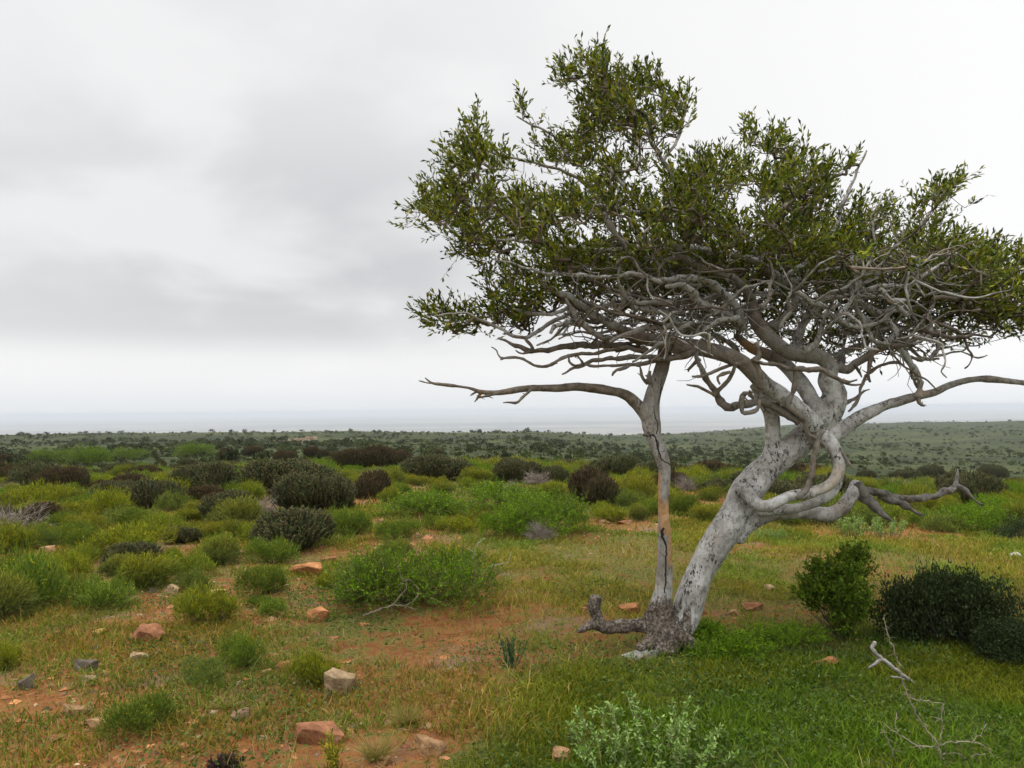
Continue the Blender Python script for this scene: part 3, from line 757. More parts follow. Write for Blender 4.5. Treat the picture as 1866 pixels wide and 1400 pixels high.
rb_ = rad[kids]; ra = np.where(par[kids] >= nsk, rad[par[kids]], rb_*1.1)
def cones(g, a, b, ra, rb, sides, col):
    t = unit(b-a); s = unit(np.cross(t, np.array([.3, .21, .93]))); q = np.cross(t, s); n = len(a)
    th = np.arange(sides)*2*math.pi/sides
    o = np.cos(th)[None, :, None]*s[:, None]+np.sin(th)[None, :, None]*q[:, None]
    V = np.concatenate([a[:, None]+o*ra[:, None, None], b[:, None]+o*rb[:, None, None]], 1).reshape(-1, 3)
    k = np.arange(n)[:, None]*2*sides; F_ = []
    for j in range(sides):
        j2 = (j+1) % sides; F_.append(k+[j, j2, sides+j2, sides+j])
    g.add(V, F_, np.repeat(np.broadcast_to(col, (n, 3)), 2*sides, 0))
cones(gt, a, b, ra, rb_, 5, pal(rc, len(a), [(.15, .12, .09), (.22, .19, .155), (.10, .075, .055)], var=.2))
# leafy sprigs at twig nodes
crown = Geo()
LC = [(.080, .110, .008), (.140, .165, .012), (.21, .22, .016), (.035, .055, .007), (.25, .22, .025)]
src = np.concatenate([np.repeat(tips, 2), rc.choice(kids[cnt[kids] <= 2], 1500)])
bd = unit(N[src]-N[np.maximum(par[src], 0)])
cen = np.array([*P(np.array(1330.), np.array(470.), np.array(D0+.1))])
outw = unit(N[src]-cen)
sd_ = unit(bd*.55+outw*.55+np.array([0, 0, .80])+rc.standard_normal((len(src), 3))*.42)
SL = rc.uniform(.07, .21, len(src)); st = N[src]; en = st+sd_*SL[:, None]
cones(gt, st-LOC, en-LOC, np.full(len(src), .0016), np.full(len(src), .0009), 3, pal(rc, len(src), [(.13, .10, .06), (.16, .13, .08)]))
clump = fbm(st[:, 0]*4.5+st[:, 1]*3, st[:, 2]*5-st[:, 1]*2, 6, 3)
for k in range(10):
    f = (k+rc.random(len(src)))/10*.85+.15
    ok = rc.random(len(src)) < .86
    d = unit(sd_*.85+rc.standard_normal((len(src), 3))*.42)
    tone = pal(rc, len(src), LC, (5, 5, 2.4, 4, .8), .2)*(.60+.85*clump)[:, None]
    L = rc.uniform(.026, .056, len(src))
    leaves(crown, (st+sd_*(SL*f)[:, None]-LOC)[ok], d[ok], L[ok], (L*rc.uniform(.27, .40, len(src)))[ok], tone[ok], rc, .2)
gt.merge(gb); gt.obj('twigs', M_WOOD, tree)
crown.obj('crown', M_LEAF, tree)
yl = Geo(); leaves(yl, P(np.array([950.]), np.array([325.]), np.array([D0-.75]))-LOC, np.array([[.3, 0, -.5]]), .045, .032, (.75, .42, .01), rc)
tag(yl.obj('withered_leaf', M_LEAF, tree), 'single yellow leaf among the green')

# ------------------------------------------------------------------ shrubs: prototypes one metre wide, .55 high
def lobes(r, n, flat=.5, spread=.34, rad=(.2, .34), asp=.55):
    a = r.random(n)*6.283; d = spread*np.sqrt(r.random(n)); R_ = r.uniform(*rad, n)
    c = np.stack([np.cos(a)*d, np.sin(a)*d, R_*.25+r.uniform(.02, .16, n)*flat/.5*(1-d)], 1); c[0, :2] *= .2
    c[:, 2] += (asp-.55)*r.random(n)*np.clip(1.15-2.2*d, .1, 1); return c, R_
def dome_pts(r, n, c, R_, shell=(.55, 1.0), zs=.8, low=-.35):
    k = r.choice(len(R_), n, p=R_**2/np.sum(R_**2)); d = unit(r.standard_normal((n, 3))); d[:, 2] = np.where(d[:, 2] < low, -d[:, 2], d[:, 2])
    p = c[k]+d*(R_[k]*r.uniform(shell[0]**2, shell[1]**2, n)**.5)[:, None]*np.array([1, 1, zs])
    p[:, 2] = np.maximum(p[:, 2], .01); return p, d
def stems(g, r, n, c, R_, col, w=.008):
    k = r.choice(len(R_), n); e = c[k]+unit(r.standard_normal((n, 3)))*R_[k][:, None]*.75; e[:, 2] = abs(e[:, 2])+.05
    s = e*np.array([.15, .15, 0]); m = (s+e)/2+r.standard_normal((n, 3))*.03; m[:, 2] *= .8
    cones(g, s, m, np.full(n, w), np.full(n, w*.7), 4, col); cones(g, m, e, np.full(n, w*.7), np.full(n, w*.3), 4, col)

def proto(kind, name, seed, cat, label, group, n=2600, ls=1.0, asp=.55):
    r = np.random.default_rng(seed); global LS_; LS_ = ls; tn_ = np.array([(1, 1, 1), (.82, .86, 1.7), (.68, .76, .95), (1.2, 1.08, .9), (.80, .94, 1.2)][seed % 5]); lf = Geo(); wd = Geo(); fl = Geo(); mat = M_GREEN
    if kind == 'tuft':      # fine-leaved domes with yellow button flowers
        c, R_ = lobes(r, 9, rad=(.13, .30), spread=.38); p, d = dome_pts(r, n, c, R_, (.45, 1.0)); p = p+d*(np.maximum(0, vnoise(p[:, 0]*11+seed, p[:, 1]*11+p[:, 2]*8, 2)-.5)*.30)[:, None]
        d = unit(d*.8+np.array([0, 0, .75])+r.standard_normal((n, 3))*.30)
        tone = (.75+.5*r.random((len(R_)))); 
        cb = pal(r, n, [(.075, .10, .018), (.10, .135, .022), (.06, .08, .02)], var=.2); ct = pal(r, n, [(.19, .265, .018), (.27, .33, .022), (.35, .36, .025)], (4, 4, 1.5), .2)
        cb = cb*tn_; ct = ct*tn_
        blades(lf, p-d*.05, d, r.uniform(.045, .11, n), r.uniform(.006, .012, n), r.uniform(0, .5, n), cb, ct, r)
        stems(wd, r, 40, c, R_, (.10, .075, .05), .006)
        m = n//22; q, e = dome_pts(r, m, c, R_, (.98, 1.12), low=-.05); leaves(lf, q+np.array([0, 0, .02]), r.standard_normal((m, 3)), .014, .014, pal(r, m, [(.50, .42, .03), (.55, .40, .02)]), r)
    elif kind == 'yellow':  # yellow-green flowering cushions
        c, R_ = lobes(r, 7, rad=(.18, .36), spread=.38); p, d = dome_pts(r, n, c, R_, (.45, 1.0)); p = p+d*(np.maximum(0, vnoise(p[:, 0]*10+seed, p[:, 1]*10+p[:, 2]*8, 2)-.5)*.22)[:, None]; d = unit(d*.9+np.array([0, 0, .6])+r.standard_normal((n, 3))*.35)
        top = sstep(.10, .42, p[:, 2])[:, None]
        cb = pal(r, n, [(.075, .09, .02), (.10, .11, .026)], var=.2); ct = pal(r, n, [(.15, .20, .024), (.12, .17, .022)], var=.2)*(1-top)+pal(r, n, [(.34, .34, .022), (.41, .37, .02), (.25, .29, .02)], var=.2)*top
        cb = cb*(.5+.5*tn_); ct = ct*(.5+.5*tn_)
        blades(lf, p-d*.05, d, r.uniform(.06, .12, n), r.uniform(.006, .014, n), r.uniform(0, .4, n), cb, ct, r)
        stems(wd, r, 40, c, R_, (.10, .075, .05), .006)
    elif kind == 'finger':  # dark domes of upright finger-like stems
        mat = M_DULL
        c, R_ = lobes(r, 6, spread=.30, rad=(.24, .34)); m = int(n*.42); p, d = dome_pts(r, m, c, R_, (.72, 1.0), .85, -.1)
        d = unit(d*.75+np.array([0, 0, .95])+r.standard_normal((m, 3))*.18); L = r.uniform(.10, .20, m); w_ = r.uniform(.008, .014, m)*ls; L = L*ls**.5
        cb = pal(r, m, [(.055, .070, .030), (.078, .088, .04), (.082, .072, .04)], var=.2); 
        a_, b_ = p-d*L[:, None]*.8, p+d*L[:, None]*.2
        cones(lf, a_, b_, w_*.75, w_, 5, cb)
        cones(lf, b_, b_+d*w_[:, None]*1.1, w_, w_*.25, 5, cb*np.array([1.25, 1.08, .9]))
        for q in range(3):
            leaves(lf, b_-d*L[:, None]*r.random((m, 1))*.4, unit(d+r.standard_normal((m, 3))*.7), r.uniform(.02, .04, m), .011, pal(r, m, [(.12, .14, .045), (.15, .12, .05), (.10, .135, .04)]), r)
        stems(wd, r, 90, c, R_, pal(r, 90, [(.16, .14, .125), (.10, .085, .075)]), .012)
    elif kind == 'rust':    # the same with red-brown tips
        mat = M_DULL
        c, R_ = lobes(r, 6, spread=.30, rad=(.24, .34)); m = int(n*.42); p, d = dome_pts(r, m, c, R_, (.72, 1.0), .85, -.1)
        d = unit(d*.8+np.array([0, 0, .9])+r.standard_normal((m, 3))*.22); L = r.uniform(.10, .20, m); w_ = r.uniform(.007, .013, m)*ls; L = L*ls**.5
        cb = pal(r, m, [(.055, .055, .03), (.075, .058, .034)], var=.2); a_, b_ = p-d*L[:, None]*.8, p+d*L[:, None]*.2
        cones(lf, a_, b_, w_*.75, w_, 5, cb); top = sstep(.1, .35, p[:, 2])[:, None]
        for q in range(4):
            leaves(lf, b_-d*L[:, None]*r.random((m, 1))*.3, unit(d+r.standard_normal((m, 3))*.7), r.uniform(.02, .035, m), .012, pal(r, m, [(.09, .105, .035), (.12, .11, .04)])*(1-top)+pal(r, m, [(.19, .115, .05), (.22, .10, .05), (.14, .11, .045)])*top, r)
        stems(wd, r, 60, c, R_, pal(r, 60, [(.16, .14, .125), (.10, .085, .075)]), .012)
    elif kind == 'feather': # soft green feathery sprays
        c, R_ = lobes(r, 12, spread=.40, rad=(.12, .25), asp=asp); m = n//9; p, d = dome_pts(r, m, c, R_, (.3, .95), .9)
        d = unit(d*.9+np.array([0, 0, .30])+r.standard_normal((m, 3))*.55); L = r.uniform(.08, .20, m)*ls**.4
        cones(wd, p, p+d*L[:, None], np.full(m, .0025), np.full(m, .001), 3, (.12, .11, .05))
        tone = r.uniform(.7, 1.3, (m, 1))
        for q in range(20):
            f = r.random((m, 1))*1.05; e = unit(d*.6+r.standard_normal((m, 3))*.6)
            leaves(lf, p+d*L[:, None]*f, e, r.uniform(.022, .046, m), r.uniform(.007, .013, m), pal(r, m, [(.085, .18, .008), (.13, .235, .011), (.20, .29, .015)], (4, 4, 2))*tone, r)
        stems(wd, r, 36, c, R_*.8, (.13, .10, .07), .006*ls)
    elif kind == 'dark':    # dense dark small-leaved evergreen
        mat = M_LEAF
        c, R_ = lobes(r, 16, spread=.42, rad=(.09, .21), asp=asp); m = int(n*.55); p, d = dome_pts(r, m, c, R_, (.30, 1.16), .9); p = p+d*(np.maximum(0, vnoise(p[:, 0]*14, p[:, 1]*14+p[:, 2]*9, seed)-.55)*.16)[:, None]
        for q in range(4):
            e = unit(d*.6+r.standard_normal((m, 3))*.7)
            leaves(lf, p+r.standard_normal((m, 3))*.018, e, r.uniform(.018, .032, m), r.uniform(.010, .017, m), pal(r, m, [(.024, .040, .013), (.038, .056, .018), (.06, .08, .026)], (4, 4, 1.5)), r)
        stems(wd, r, 90, c, R_, (.10, .09, .075), .006)
    elif kind == 'leafy':   # bright upright leafy sprigs
        c, R_ = lobes(r, 15, flat=.6, spread=.36, rad=(.09, .19), asp=asp+.25); m = n//12; p, d = dome_pts(r, m, c, R_, (.3, .95), 1.0)
        d = unit(d*.7+np.array([0, 0, .9])+r.standard_normal((m, 3))*.25); L = r.uniform(.08, .20, m)
        cones(wd, p, p+d*L[:, None], np.full(m, .003), np.full(m, .0012), 3, (.12, .10, .05))
        tone = r.uniform(.7, 1.3, (m, 1))
        for q in range(14):
            e = unit(d*.5+r.standard_normal((m, 3))*.7)
            leaves(lf, p+d*L[:, None]*r.random((m, 1)), e, r.uniform(.026, .050, m), r.uniform(.016, .028, m), pal(r, m, [(.065, .125, .010), (.10, .165, .013), (.14, .18, .018)], (4, 4, 2))*tone, r)
        stems(wd, r, 60, c, R_, (.14, .11, .075), .006)
    elif kind == 'silver':  # loose sprigs of grey-green leaves
        m = 80; a = r.random(m)*6.283; d0 = .46*np.sqrt(r.random(m)); s = np.stack([np.cos(a)*d0, np.sin(a)*d0, np.zeros(m)], 1)
        d = unit(s*.8+np.array([0, 0, .9])+r.standard_normal((m, 3))*.22); L = r.uniform(.16, .36, m)*(1-d0*.5)
        cones(wd, s*.12, s, np.full(m, .006), np.full(m, .005), 4, (.17, .15, .09)); cones(wd, s, s+d*L[:, None], np.full(m, .005), np.full(m, .002), 4, (.20, .19, .10))
        for q in range(26):
            f = r.random((m, 1))**.35; e = unit(d*.55+r.standard_normal((m, 3))*.6)
            leaves(lf, s+d*L[:, None]*f, e, r.uniform(.034, .056, m), r.uniform(.012, .021, m), pal(r, m, [(.20, .30, .09), (.28, .38, .13), (.13, .23, .04)]), r)
    elif kind == 'dry':     # leafless grey twigs
        c, R_ = lobes(r, 5); m = 160
        k = r.choice(len(R_), m); e = c[k]+unit(r.standard_normal((m, 3)))*R_[k][:, None]; e[:, 2] = abs(e[:, 2])+.04
        col = pal(r, m, [(.30, .26, .22), (.22, .18, .15), (.36, .31, .26)]); mid = e*.55+r.standard_normal((m, 3))*.04; mid[:, 2] = abs(mid[:, 2])
        cones(wd, e*.05*np.array([1, 1, 0]), mid, np.full(m, .007), np.full(m, .005), 4, col); cones(wd, mid, e, np.full(m, .005), np.full(m, .002), 3, col)
        for q in range(6):
            cones(wd, mid+(e-mid)*r.random((m, 1)), e+r.standard_normal((m, 3))*.09, np.full(m, .0035), np.full(m, .0015), 3, col)
        for g_ in wd.v: g_[:, 2] = np.maximum(g_[:, 2], 0)
    elif kind == 'grass':   # arching tussock of dry grass
        m = 260; a = r.random(m)*6.283; s = np.stack([np.cos(a), np.sin(a), 0*a], 1)*.10*r.random((m, 1))
        d = unit(np.stack([np.cos(a)*.8, np.sin(a)*.8, r.uniform(.5, 1.5, m)], 1)+r.standard_normal((m, 3))*.15)
        blades(lf, s, d, r.uniform(.25, .6, m), r.uniform(.006, .011, m), r.uniform(.1, .5, m), pal(r, m, [(.16, .14, .04), (.12, .13, .03)]), pal(r, m, [(.36, .28, .10), (.28, .24, .07), (.40, .31, .13)]), r)
        mat = M_GRASS
    if kind != 'grass':
        ref = np.concatenate((lf if lf.n else wd).v); ex = np.percentile(np.abs(ref[:, :2]), 98); ez = np.percentile(ref[:, 2], 99.3)
        for g_ in (lf, wd):
            g_.v = [v_*np.array([.5/ex, .5/ex, asp/ez]) for v_ in g_.v]
    root = empty(name, (0, 0, -500), label, cat, group)
    if lf.n: lf.obj('foliage', mat, root)
    if wd.n: wd.obj('stems', M_WOOD, root)
    LS_ = 1.0; root['fresh'] = 1; root['asp'] = asp
    return root

PROTO = {}
NAMES = {'tuft': ('bush', 'bush'), 'yellow': ('cushion_bush', 'bush'), 'finger': ('dark_bush', 'bush'), 'rust': ('rusty_bush', 'bush'), 'feather': ('feathery_shrub', 'shrub'),
         'dark': ('evergreen_shrub', 'shrub'), 'leafy': ('leafy_shrub', 'shrub'), 'silver': ('silvery_plant', 'plant'), 'dry': ('dry_bush', 'bush'), 'grass': ('grass_tussock', 'grass tussock')}
VAR = {'tuft': 5, 'yellow': 4, 'finger': 5, 'rust': 3, 'feather': 4, 'dark': 2, 'leafy': 2, 'silver': 2, 'dry': 3, 'grass': 3}
def place(kind, pos, W, H, label, group=None, big=False, rot=None):
    cls = 0 if W < .95 else 1 if W < 1.9 else 2
    if big: cls = 3
    if kind in ('dry', 'grass'): cls = 0
    key = (kind, cls, label if big else '')
    if kind == 'silver': cls = 0
    if key not in PROTO:
        nm, cat = NAMES[kind]
        PROTO[key] = [proto(kind, nm, 100+len(PROTO)*10+k, cat, 'x', None, (4200, 7000, 11000, 12000)[cls], (.85, .62, .45, min(1.0, .72/W))[cls], H/W if big else .55) for k in range(1 if big else VAR[kind])]
    o = PROTO[key][rng.integers(len(PROTO[key]))]
    s = (W, W*rng.uniform(.85, 1.1), H/o['asp']); ro = rng.random()*6.283 if rot is None else rot
    pos = np.array(pos)-np.array([0, 0, .012*W])
    if o.get('fresh'):
        o['fresh'] = 0; o.location = pos; o.rotation_euler = (0, 0, ro); o.scale = s; o['label'] = label
        if group: o['group'] = group
        return o
    return dup(o, pos, ro, s, label, group)

TAKEN = []; BOXES = []
def at_photo(kind, u, v, wpx, hpx, label, group=None, big=False):
    p = G(u, v); d = (p-CAM)@fw; W = wpx/F*d; H = hpx/F*d
    q = p+np.array([p[0], p[1], 0])/np.hypot(p[0], p[1])*W*.35; q[2] = float(height(q[0], q[1]))   # the base seen is the near edge
    s = (d+W*.35)/d; BOXES.append((u, v, wpx, hpx, d))
    TAKEN.append((q[0], q[1], W*s*.5))
    uc, vc = toUV(q); H = max(vc-(v-hpx), hpx*.55)/F*(d+W*.35)
    return place(kind, q, W*s*(.98 if kind in ('finger', 'rust') else 1), H*(1.15 if kind in ('finger', 'rust', 'tuft', 'feather') and not big and v > 885 else 1.0), label, group, big)

GD = 'dark domed bushes on the middle plain'; GG = 'green bushes in front of the brow'
SHRUBS = [
 ('finger', 365, 904, 104, 54, 'dark domed bush with pale forked stems showing at its foot', GD),
 ('finger', 428, 882, 62, 34, 'small dark bush touching the back of the one with pale forked stems', GD),
 ('finger', 276, 932, 98, 52, 'dark bush dotted with small yellow flowers, left of the fork-stemmed bush', GD),
 ('finger', 421, 951, 98, 50, 'round dark bush in front of the fork-stemmed bush', GD),
 ('finger', 540, 905, 170, 60, 'widest dark bush at left centre, behind the reddish-topped ones', GD),
 ('finger', 578, 940, 152, 68, 'broad dark bush overlapping the front of the widest dark bush', GD),
 ('finger', 537, 1011, 142, 76, 'nearest dark bush, left of the bare path of orange slabs', GD),
 ('rust', 678, 910, 76, 46, 'dark bush with a rust-red top beside the wide dark bushes', GD),
 ('finger', 328, 993, 60, 31, 'smallest low dark bush among green tufts', GD),
 ('rust', 655, 862, 118, 50, 'brown-topped broad bush on the skyline side of the wide dark bushes', GD),
 ('finger', 341, 856, 42, 21, 'small dark bush standing behind the fork-stemmed bush', GD),
 ('finger', 214, 868, 62, 26, 'low dark bush in front of the bright green hedge-like shrubs at left', GD),
 ('rust', 465, 832, 40, 20, 'small brown bush far back on the left brow', GD),
 ('rust', 416, 845, 42, 28, 'brown bush between the bright shrubs and the far slope', GD),
 ('rust', 521, 846, 44, 26, 'brown bush left of the brown-topped broad bush', GD),
 ('rust', 574, 836, 48, 22, 'brown bush right below the ruined wall', GD),
 ('finger', 56, 892, 64, 36, 'grey dark bush near the left edge behind yellow cushions', GD),
 ('rust', 8, 850, 30, 22, 'brown bush cut by the left edge of the photo', GD),
 ('finger', 796, 880, 116, 52, 'dense black-green dome behind the large feathery shrub', GD),
 ('finger', 944, 882, 96, 46, 'dark dome with upright grey stems beside a silver-white dry plant', GD),
 ('finger', 1012, 884, 50, 36, 'narrow dark bush between two larger dark domes', GD),
 ('rust', 1079, 925, 120, 64, 'big brown-green dome just left of the thin upright stem', GD),
 ('finger', 1114, 872, 94, 42, 'dark dome behind the big brown-green one, by the thin stem', GD),
 ('rust', 719, 850, 66, 32, 'reddish low bush behind the yellow cushions at centre', GD),
 ('finger', 793, 834, 44, 18, 'far small dark bush right of the ruin', GD),
 ('finger', 1303, 897, 58, 22, 'low black bush between the two trunks', GD),
 ('finger', 1697, 872, 50, 26, 'dark round bush above the pale dead log', GD),
 ('finger', 1650, 876, 62, 20, 'low dark bush above the broken limb', GD),
 ('rust', 1849, 905, 66, 30, 'brown bush at the right edge above the meadow', GD),
 ('rust', 1765, 908, 60, 22, 'low brown bush behind the forked end of the dead log', GD),
 ('finger', 1812, 872, 56, 26, 'dark bush far right on the brow', GD),
 ('finger', 1582, 874, 34, 18, 'small dark bush seen right of the looping limb', GD),
 # green ones
 ('feather', 790, 955, 190, 56, 'left lobe of the long feathery green thicket at centre', 'long feathery thicket at centre'),
 ('feather', 905, 940, 210, 56, 'back lobe of the long feathery green thicket at centre', 'long feathery thicket at centre'),
 ('feather', 1000, 982, 180, 76, 'right and tallest lobe of the long feathery green thicket', 'long feathery thicket at centre'),
 ('feather', 930, 986, 110, 52, 'front lobe of the long feathery thicket, left of a dry grey bush', 'long feathery thicket at centre'),
 ('feather', 160, 848, 90, 36, 'bright green hedge-like shrub at far left', GG),
 ('feather', 95, 842, 70, 26, 'left end of the bright green shrubs at far left', GG),
 ('feather', 240, 838, 60, 24, 'bright shrub right of the hedge-like shrubs', GG),
 ('feather', 345, 832, 80, 26, 'bright shrub far back below the dark skyline bush', GG),
 ('tuft', 188, 950, 92, 52, 'dark green tuft left of the yellow-flowered dark bush', GG),
 ('tuft', 262, 968, 92, 38, 'pale green tuft below the yellow-flowered dark bush', GG),
 ('yellow', 113, 920, 86, 36, 'yellow-topped cushion at left behind grey-green tufts', GG),
 ('yellow', 184, 908, 60, 26, 'yellow cushion beside the dark green tuft', GG),
 ('tuft', 67, 952, 120, 34, 'long low tuft with yellow buds at the left', GG),
 ('tuft', 108, 972, 78, 36, 'rounded tuft in front of the long low one at left', GG),
 ('yellow', 20, 915, 60, 34, 'yellow-green cushion at the left edge', GG),
 ('tuft', 20, 1012, 90, 56, 'bright tuft at the left edge beside a tan stone', GG),
 ('tuft', 72, 1002, 60, 40, 'mid-green tuft behind the tan stone at left', GG),
 ('tuft', 228, 1018, 140, 58, 'wide bright tuft with yellow specks left of the smallest dark bush', GG),
 ('tuft', 150, 1010, 80, 44, 'tuft left of the wide yellow-specked one', GG),
 ('tuft', 397, 1018, 84, 42, 'green tuft left of the nearest dark bush', GG),
 ('yellow', 446, 985, 80, 40, 'yellow-topped tuft behind the nearest dark bush', GG),
 ('tuft', 500, 1032, 90, 48, 'grey-green tuft against the foot of the nearest dark bush', GG),
 ('tuft', 338, 1052, 110, 42, 'dull green mound with dry stems at left centre', GG),
 ('tuft', 640, 978, 76, 48, 'pale green tuft by the bare orange path', GG),
 ('tuft', 612, 962, 50, 34, 'small tuft at the right foot of the broad dark bush', GG),
 ('yellow', 708, 918, 46, 30, 'rounded yellow-green ball beside the rust-topped bush', GG),
 ('yellow', 800, 902, 60, 24, 'yellow cushion in front of the black-green dome', GG),
 ('yellow', 880, 900, 62, 24, 'yellow cushion left of the silver-white dry plant', GG),
 ('yellow', 990, 912, 80, 34, 'yellow-green cushion right of the silver-white dry plant', GG),
 ('yellow', 760, 886, 50, 22, 'bright cushion at the left of the black-green dome', GG),
 ('tuft', 800, 968, 60, 26, 'brown-leaved tuft before the feathery thicket', GG),
 ('tuft', 840, 975, 80, 30, 'yellowish tuft at the foot of the feathery thicket', GG),
 ('tuft', 725, 990, 90, 44, 'olive tuft left of the feathery thicket', GG),
 ('yellow', 1162, 952, 52, 34, 'green ball left of the thin upright stem', GG),
 ('tuft', 1145, 928, 60, 32, 'tuft behind the green ball by the thin stem', GG),
 ('yellow', 1286, 952, 56, 34, 'bright yellow-green ball between the two trunks', GG),
 ('yellow', 1300, 915, 60, 28, 'yellow cushion behind the ball between the trunks', GG),
 ('tuft', 1245, 940, 50, 36, 'dull tuft right of the thin stem', GG),
 ('feather', 1790, 976, 130, 52, 'green feathery shrub under the forked end of the dead log', GG),
 ('tuft', 1720, 972, 90, 34, 'low green tuft left of the feathery shrub at right', GG),
 ('dark', 1858, 988, 80, 44, 'dark green shrub on the right edge above the bare track', None),
 ('tuft', 1600, 952, 110, 34, 'green tuft behind the drooping broken limb', GG),
 ('silver', 1585, 980, 120, 42, 'pale leafy herb on the ground below the broken limb', None),
 ('silver', 1400, 985, 60, 22, 'small pale herb in the grass right of the main trunk', None),
 # near ones
 ('tuft', 62, 1112, 165, 96, 'large dark green tuft with yellow specks at left', None),
 ('tuft', 168, 1114, 140, 56, 'lower tuft joined to the large one at left', None),
 ('tuft', 383, 1146, 128, 70, 'rounded tuft with yellow flowers behind the brown stone block', None),
 ('tuft', 445, 1222, 96, 62, 'tuft with yellow flowers above bare orange soil, right half of a pair', None),
 ('tuft', 375, 1244, 100, 40, 'lower left half of the flowering pair on orange soil', None),
 ('tuft', 264, 1342, 140, 72, 'bright flowering tuft nearest the lower left corner', None),
 ('tuft', 572, 1262, 92, 66, 'tuft with yellow flowers leaning on the big pale block', None),
 ('tuft', 353, 1082, 74, 40, 'grey-green tuft near the small pale stones', None),
 ('tuft', 484, 1090, 96, 56, 'dull olive tuft left of the orange slabs', None),
 ('tuft', 600, 1076, 44, 28, 'small tuft beside the orange slabs', None),
 ('tuft', 500, 1126, 74, 32, 'low tuft just left of the orange soil patch', None),
 ('leafy', 470, 1108, 50, 22, 'small bright leafy herb beside the rounded flowering tuft', None),
 ('tuft', 12, 1225, 70, 50, 'low tuft at the left edge above the grey upright stone', None),
 ('feather', 770, 1125, 300, 135, 'wide soft green bush with wispy top in the middle foreground', None, True),
 ('tuft', 650, 1105, 80, 60, 'tuft at the left foot of the wide soft green bush', None),
 ('leafy', 1540, 1172, 150, 172, 'tall bright leafy shrub to the right of the trunk', None, True),
 ('dark', 1730, 1190, 205, 150, 'large dark evergreen shrub at the right', None, True),
 ('dark', 1830, 1212, 130, 88, 'lower dark evergreen spilling over the right edge', None, True),
 ('feather', 1325, 1205, 170, 62, 'low yellowish shrub against the foot of the main trunk', None, True),
 ('feather', 1440, 1185, 130, 50, 'soft low green shrub between the trunk and the tall leafy shrub', None),
 ('silver', 1175, 1412, 280, 108, 'silvery leaved plant in the lush grass at the bottom', None, True),
 ('dry', 980, 990, 60, 40, 'dry grey bush in front of the feathery thicket', None),
 ('dry', 934, 898, 32, 24, 'silver-white dry plant before the dark dome with upright stems', None),
 ('dry', 1253, 896, 40, 32, 'beige dry bush just right of the thin stem', None),
 ('dry', 1700, 925, 60, 26, 'dry brown bush beneath the pale dead log', None),
 ('grass', 742, 1335, 115, 75, 'dry yellow grass tussock above the tan slab', None),
 ('grass', 685, 1402, 130, 95, 'dry yellow grass tussock at the bottom beside the reddish slab', None),
 ('grass', 410, 1300, 90, 40, 'thin dry tussock under the flowering pair', None),
 ('grass', 920, 985, 80, 24, 'low dry tussock at the foot of the thicket', None),
]
for s in SHRUBS: at_photo(*s)

# small blue-green plant
def herb(name, u, v, hpx, n, cols, label, cat, spread=.3, lw=(.004, .008)):
    p = G(u, v); d = (p-CAM)@fw; H = hpx/F*d; r = np.random.default_rng(int(u)); g = Geo()
    dr = unit(np.stack([r.standard_normal(n)*spread, r.standard_normal(n)*spread, np.ones(n)], 1)); L = H*r.uniform(.6, 1.05, n)
    s = r.standard_normal((n, 3))*.02; s[:, 2] = 0
    cones(g, s, s+dr*L[:, None], np.full(n, .003), np.full(n, .0012), 4, cols[0])
    for k in range(34):
        f = r.random((n, 1)); e = unit(dr+r.standard_normal((n, 3))*.55)
        leaves(g, s+dr*L[:, None]*f, e, r.uniform(.018, .036, n), r.uniform(*lw, n), pal(r, n, cols), r)
    return tag(g.obj(name, M_GREEN, loc=p), label, cat)
herb('blue_green_plant', 928, 1216, 60, 13, [(.045, .10, .05), (.06, .13, .065)], 'small blue-green feathery plant in front of the stump', 'plant')
herb('purple_plant', 410, 1408, 26, 40, [(.09, .03, .045), (.06, .03, .04), (.05, .07, .03)], 'dark purple low plant at the bottom edge', 'plant', .9, (.006, .011))
herb('yellow_herb', 605, 1408, 70, 10, [(.16, .17, .03), (.36, .32, .03)], 'thin herb with yellow buds at the bottom edge', 'plant', .35, (.006, .01))
herb('dry_stalk', 290, 866, 24, 3, [(.42, .36, .24), (.36, .33, .2)], 'tall pale dry stalk standing among dark bushes at left', 'plant', .05)

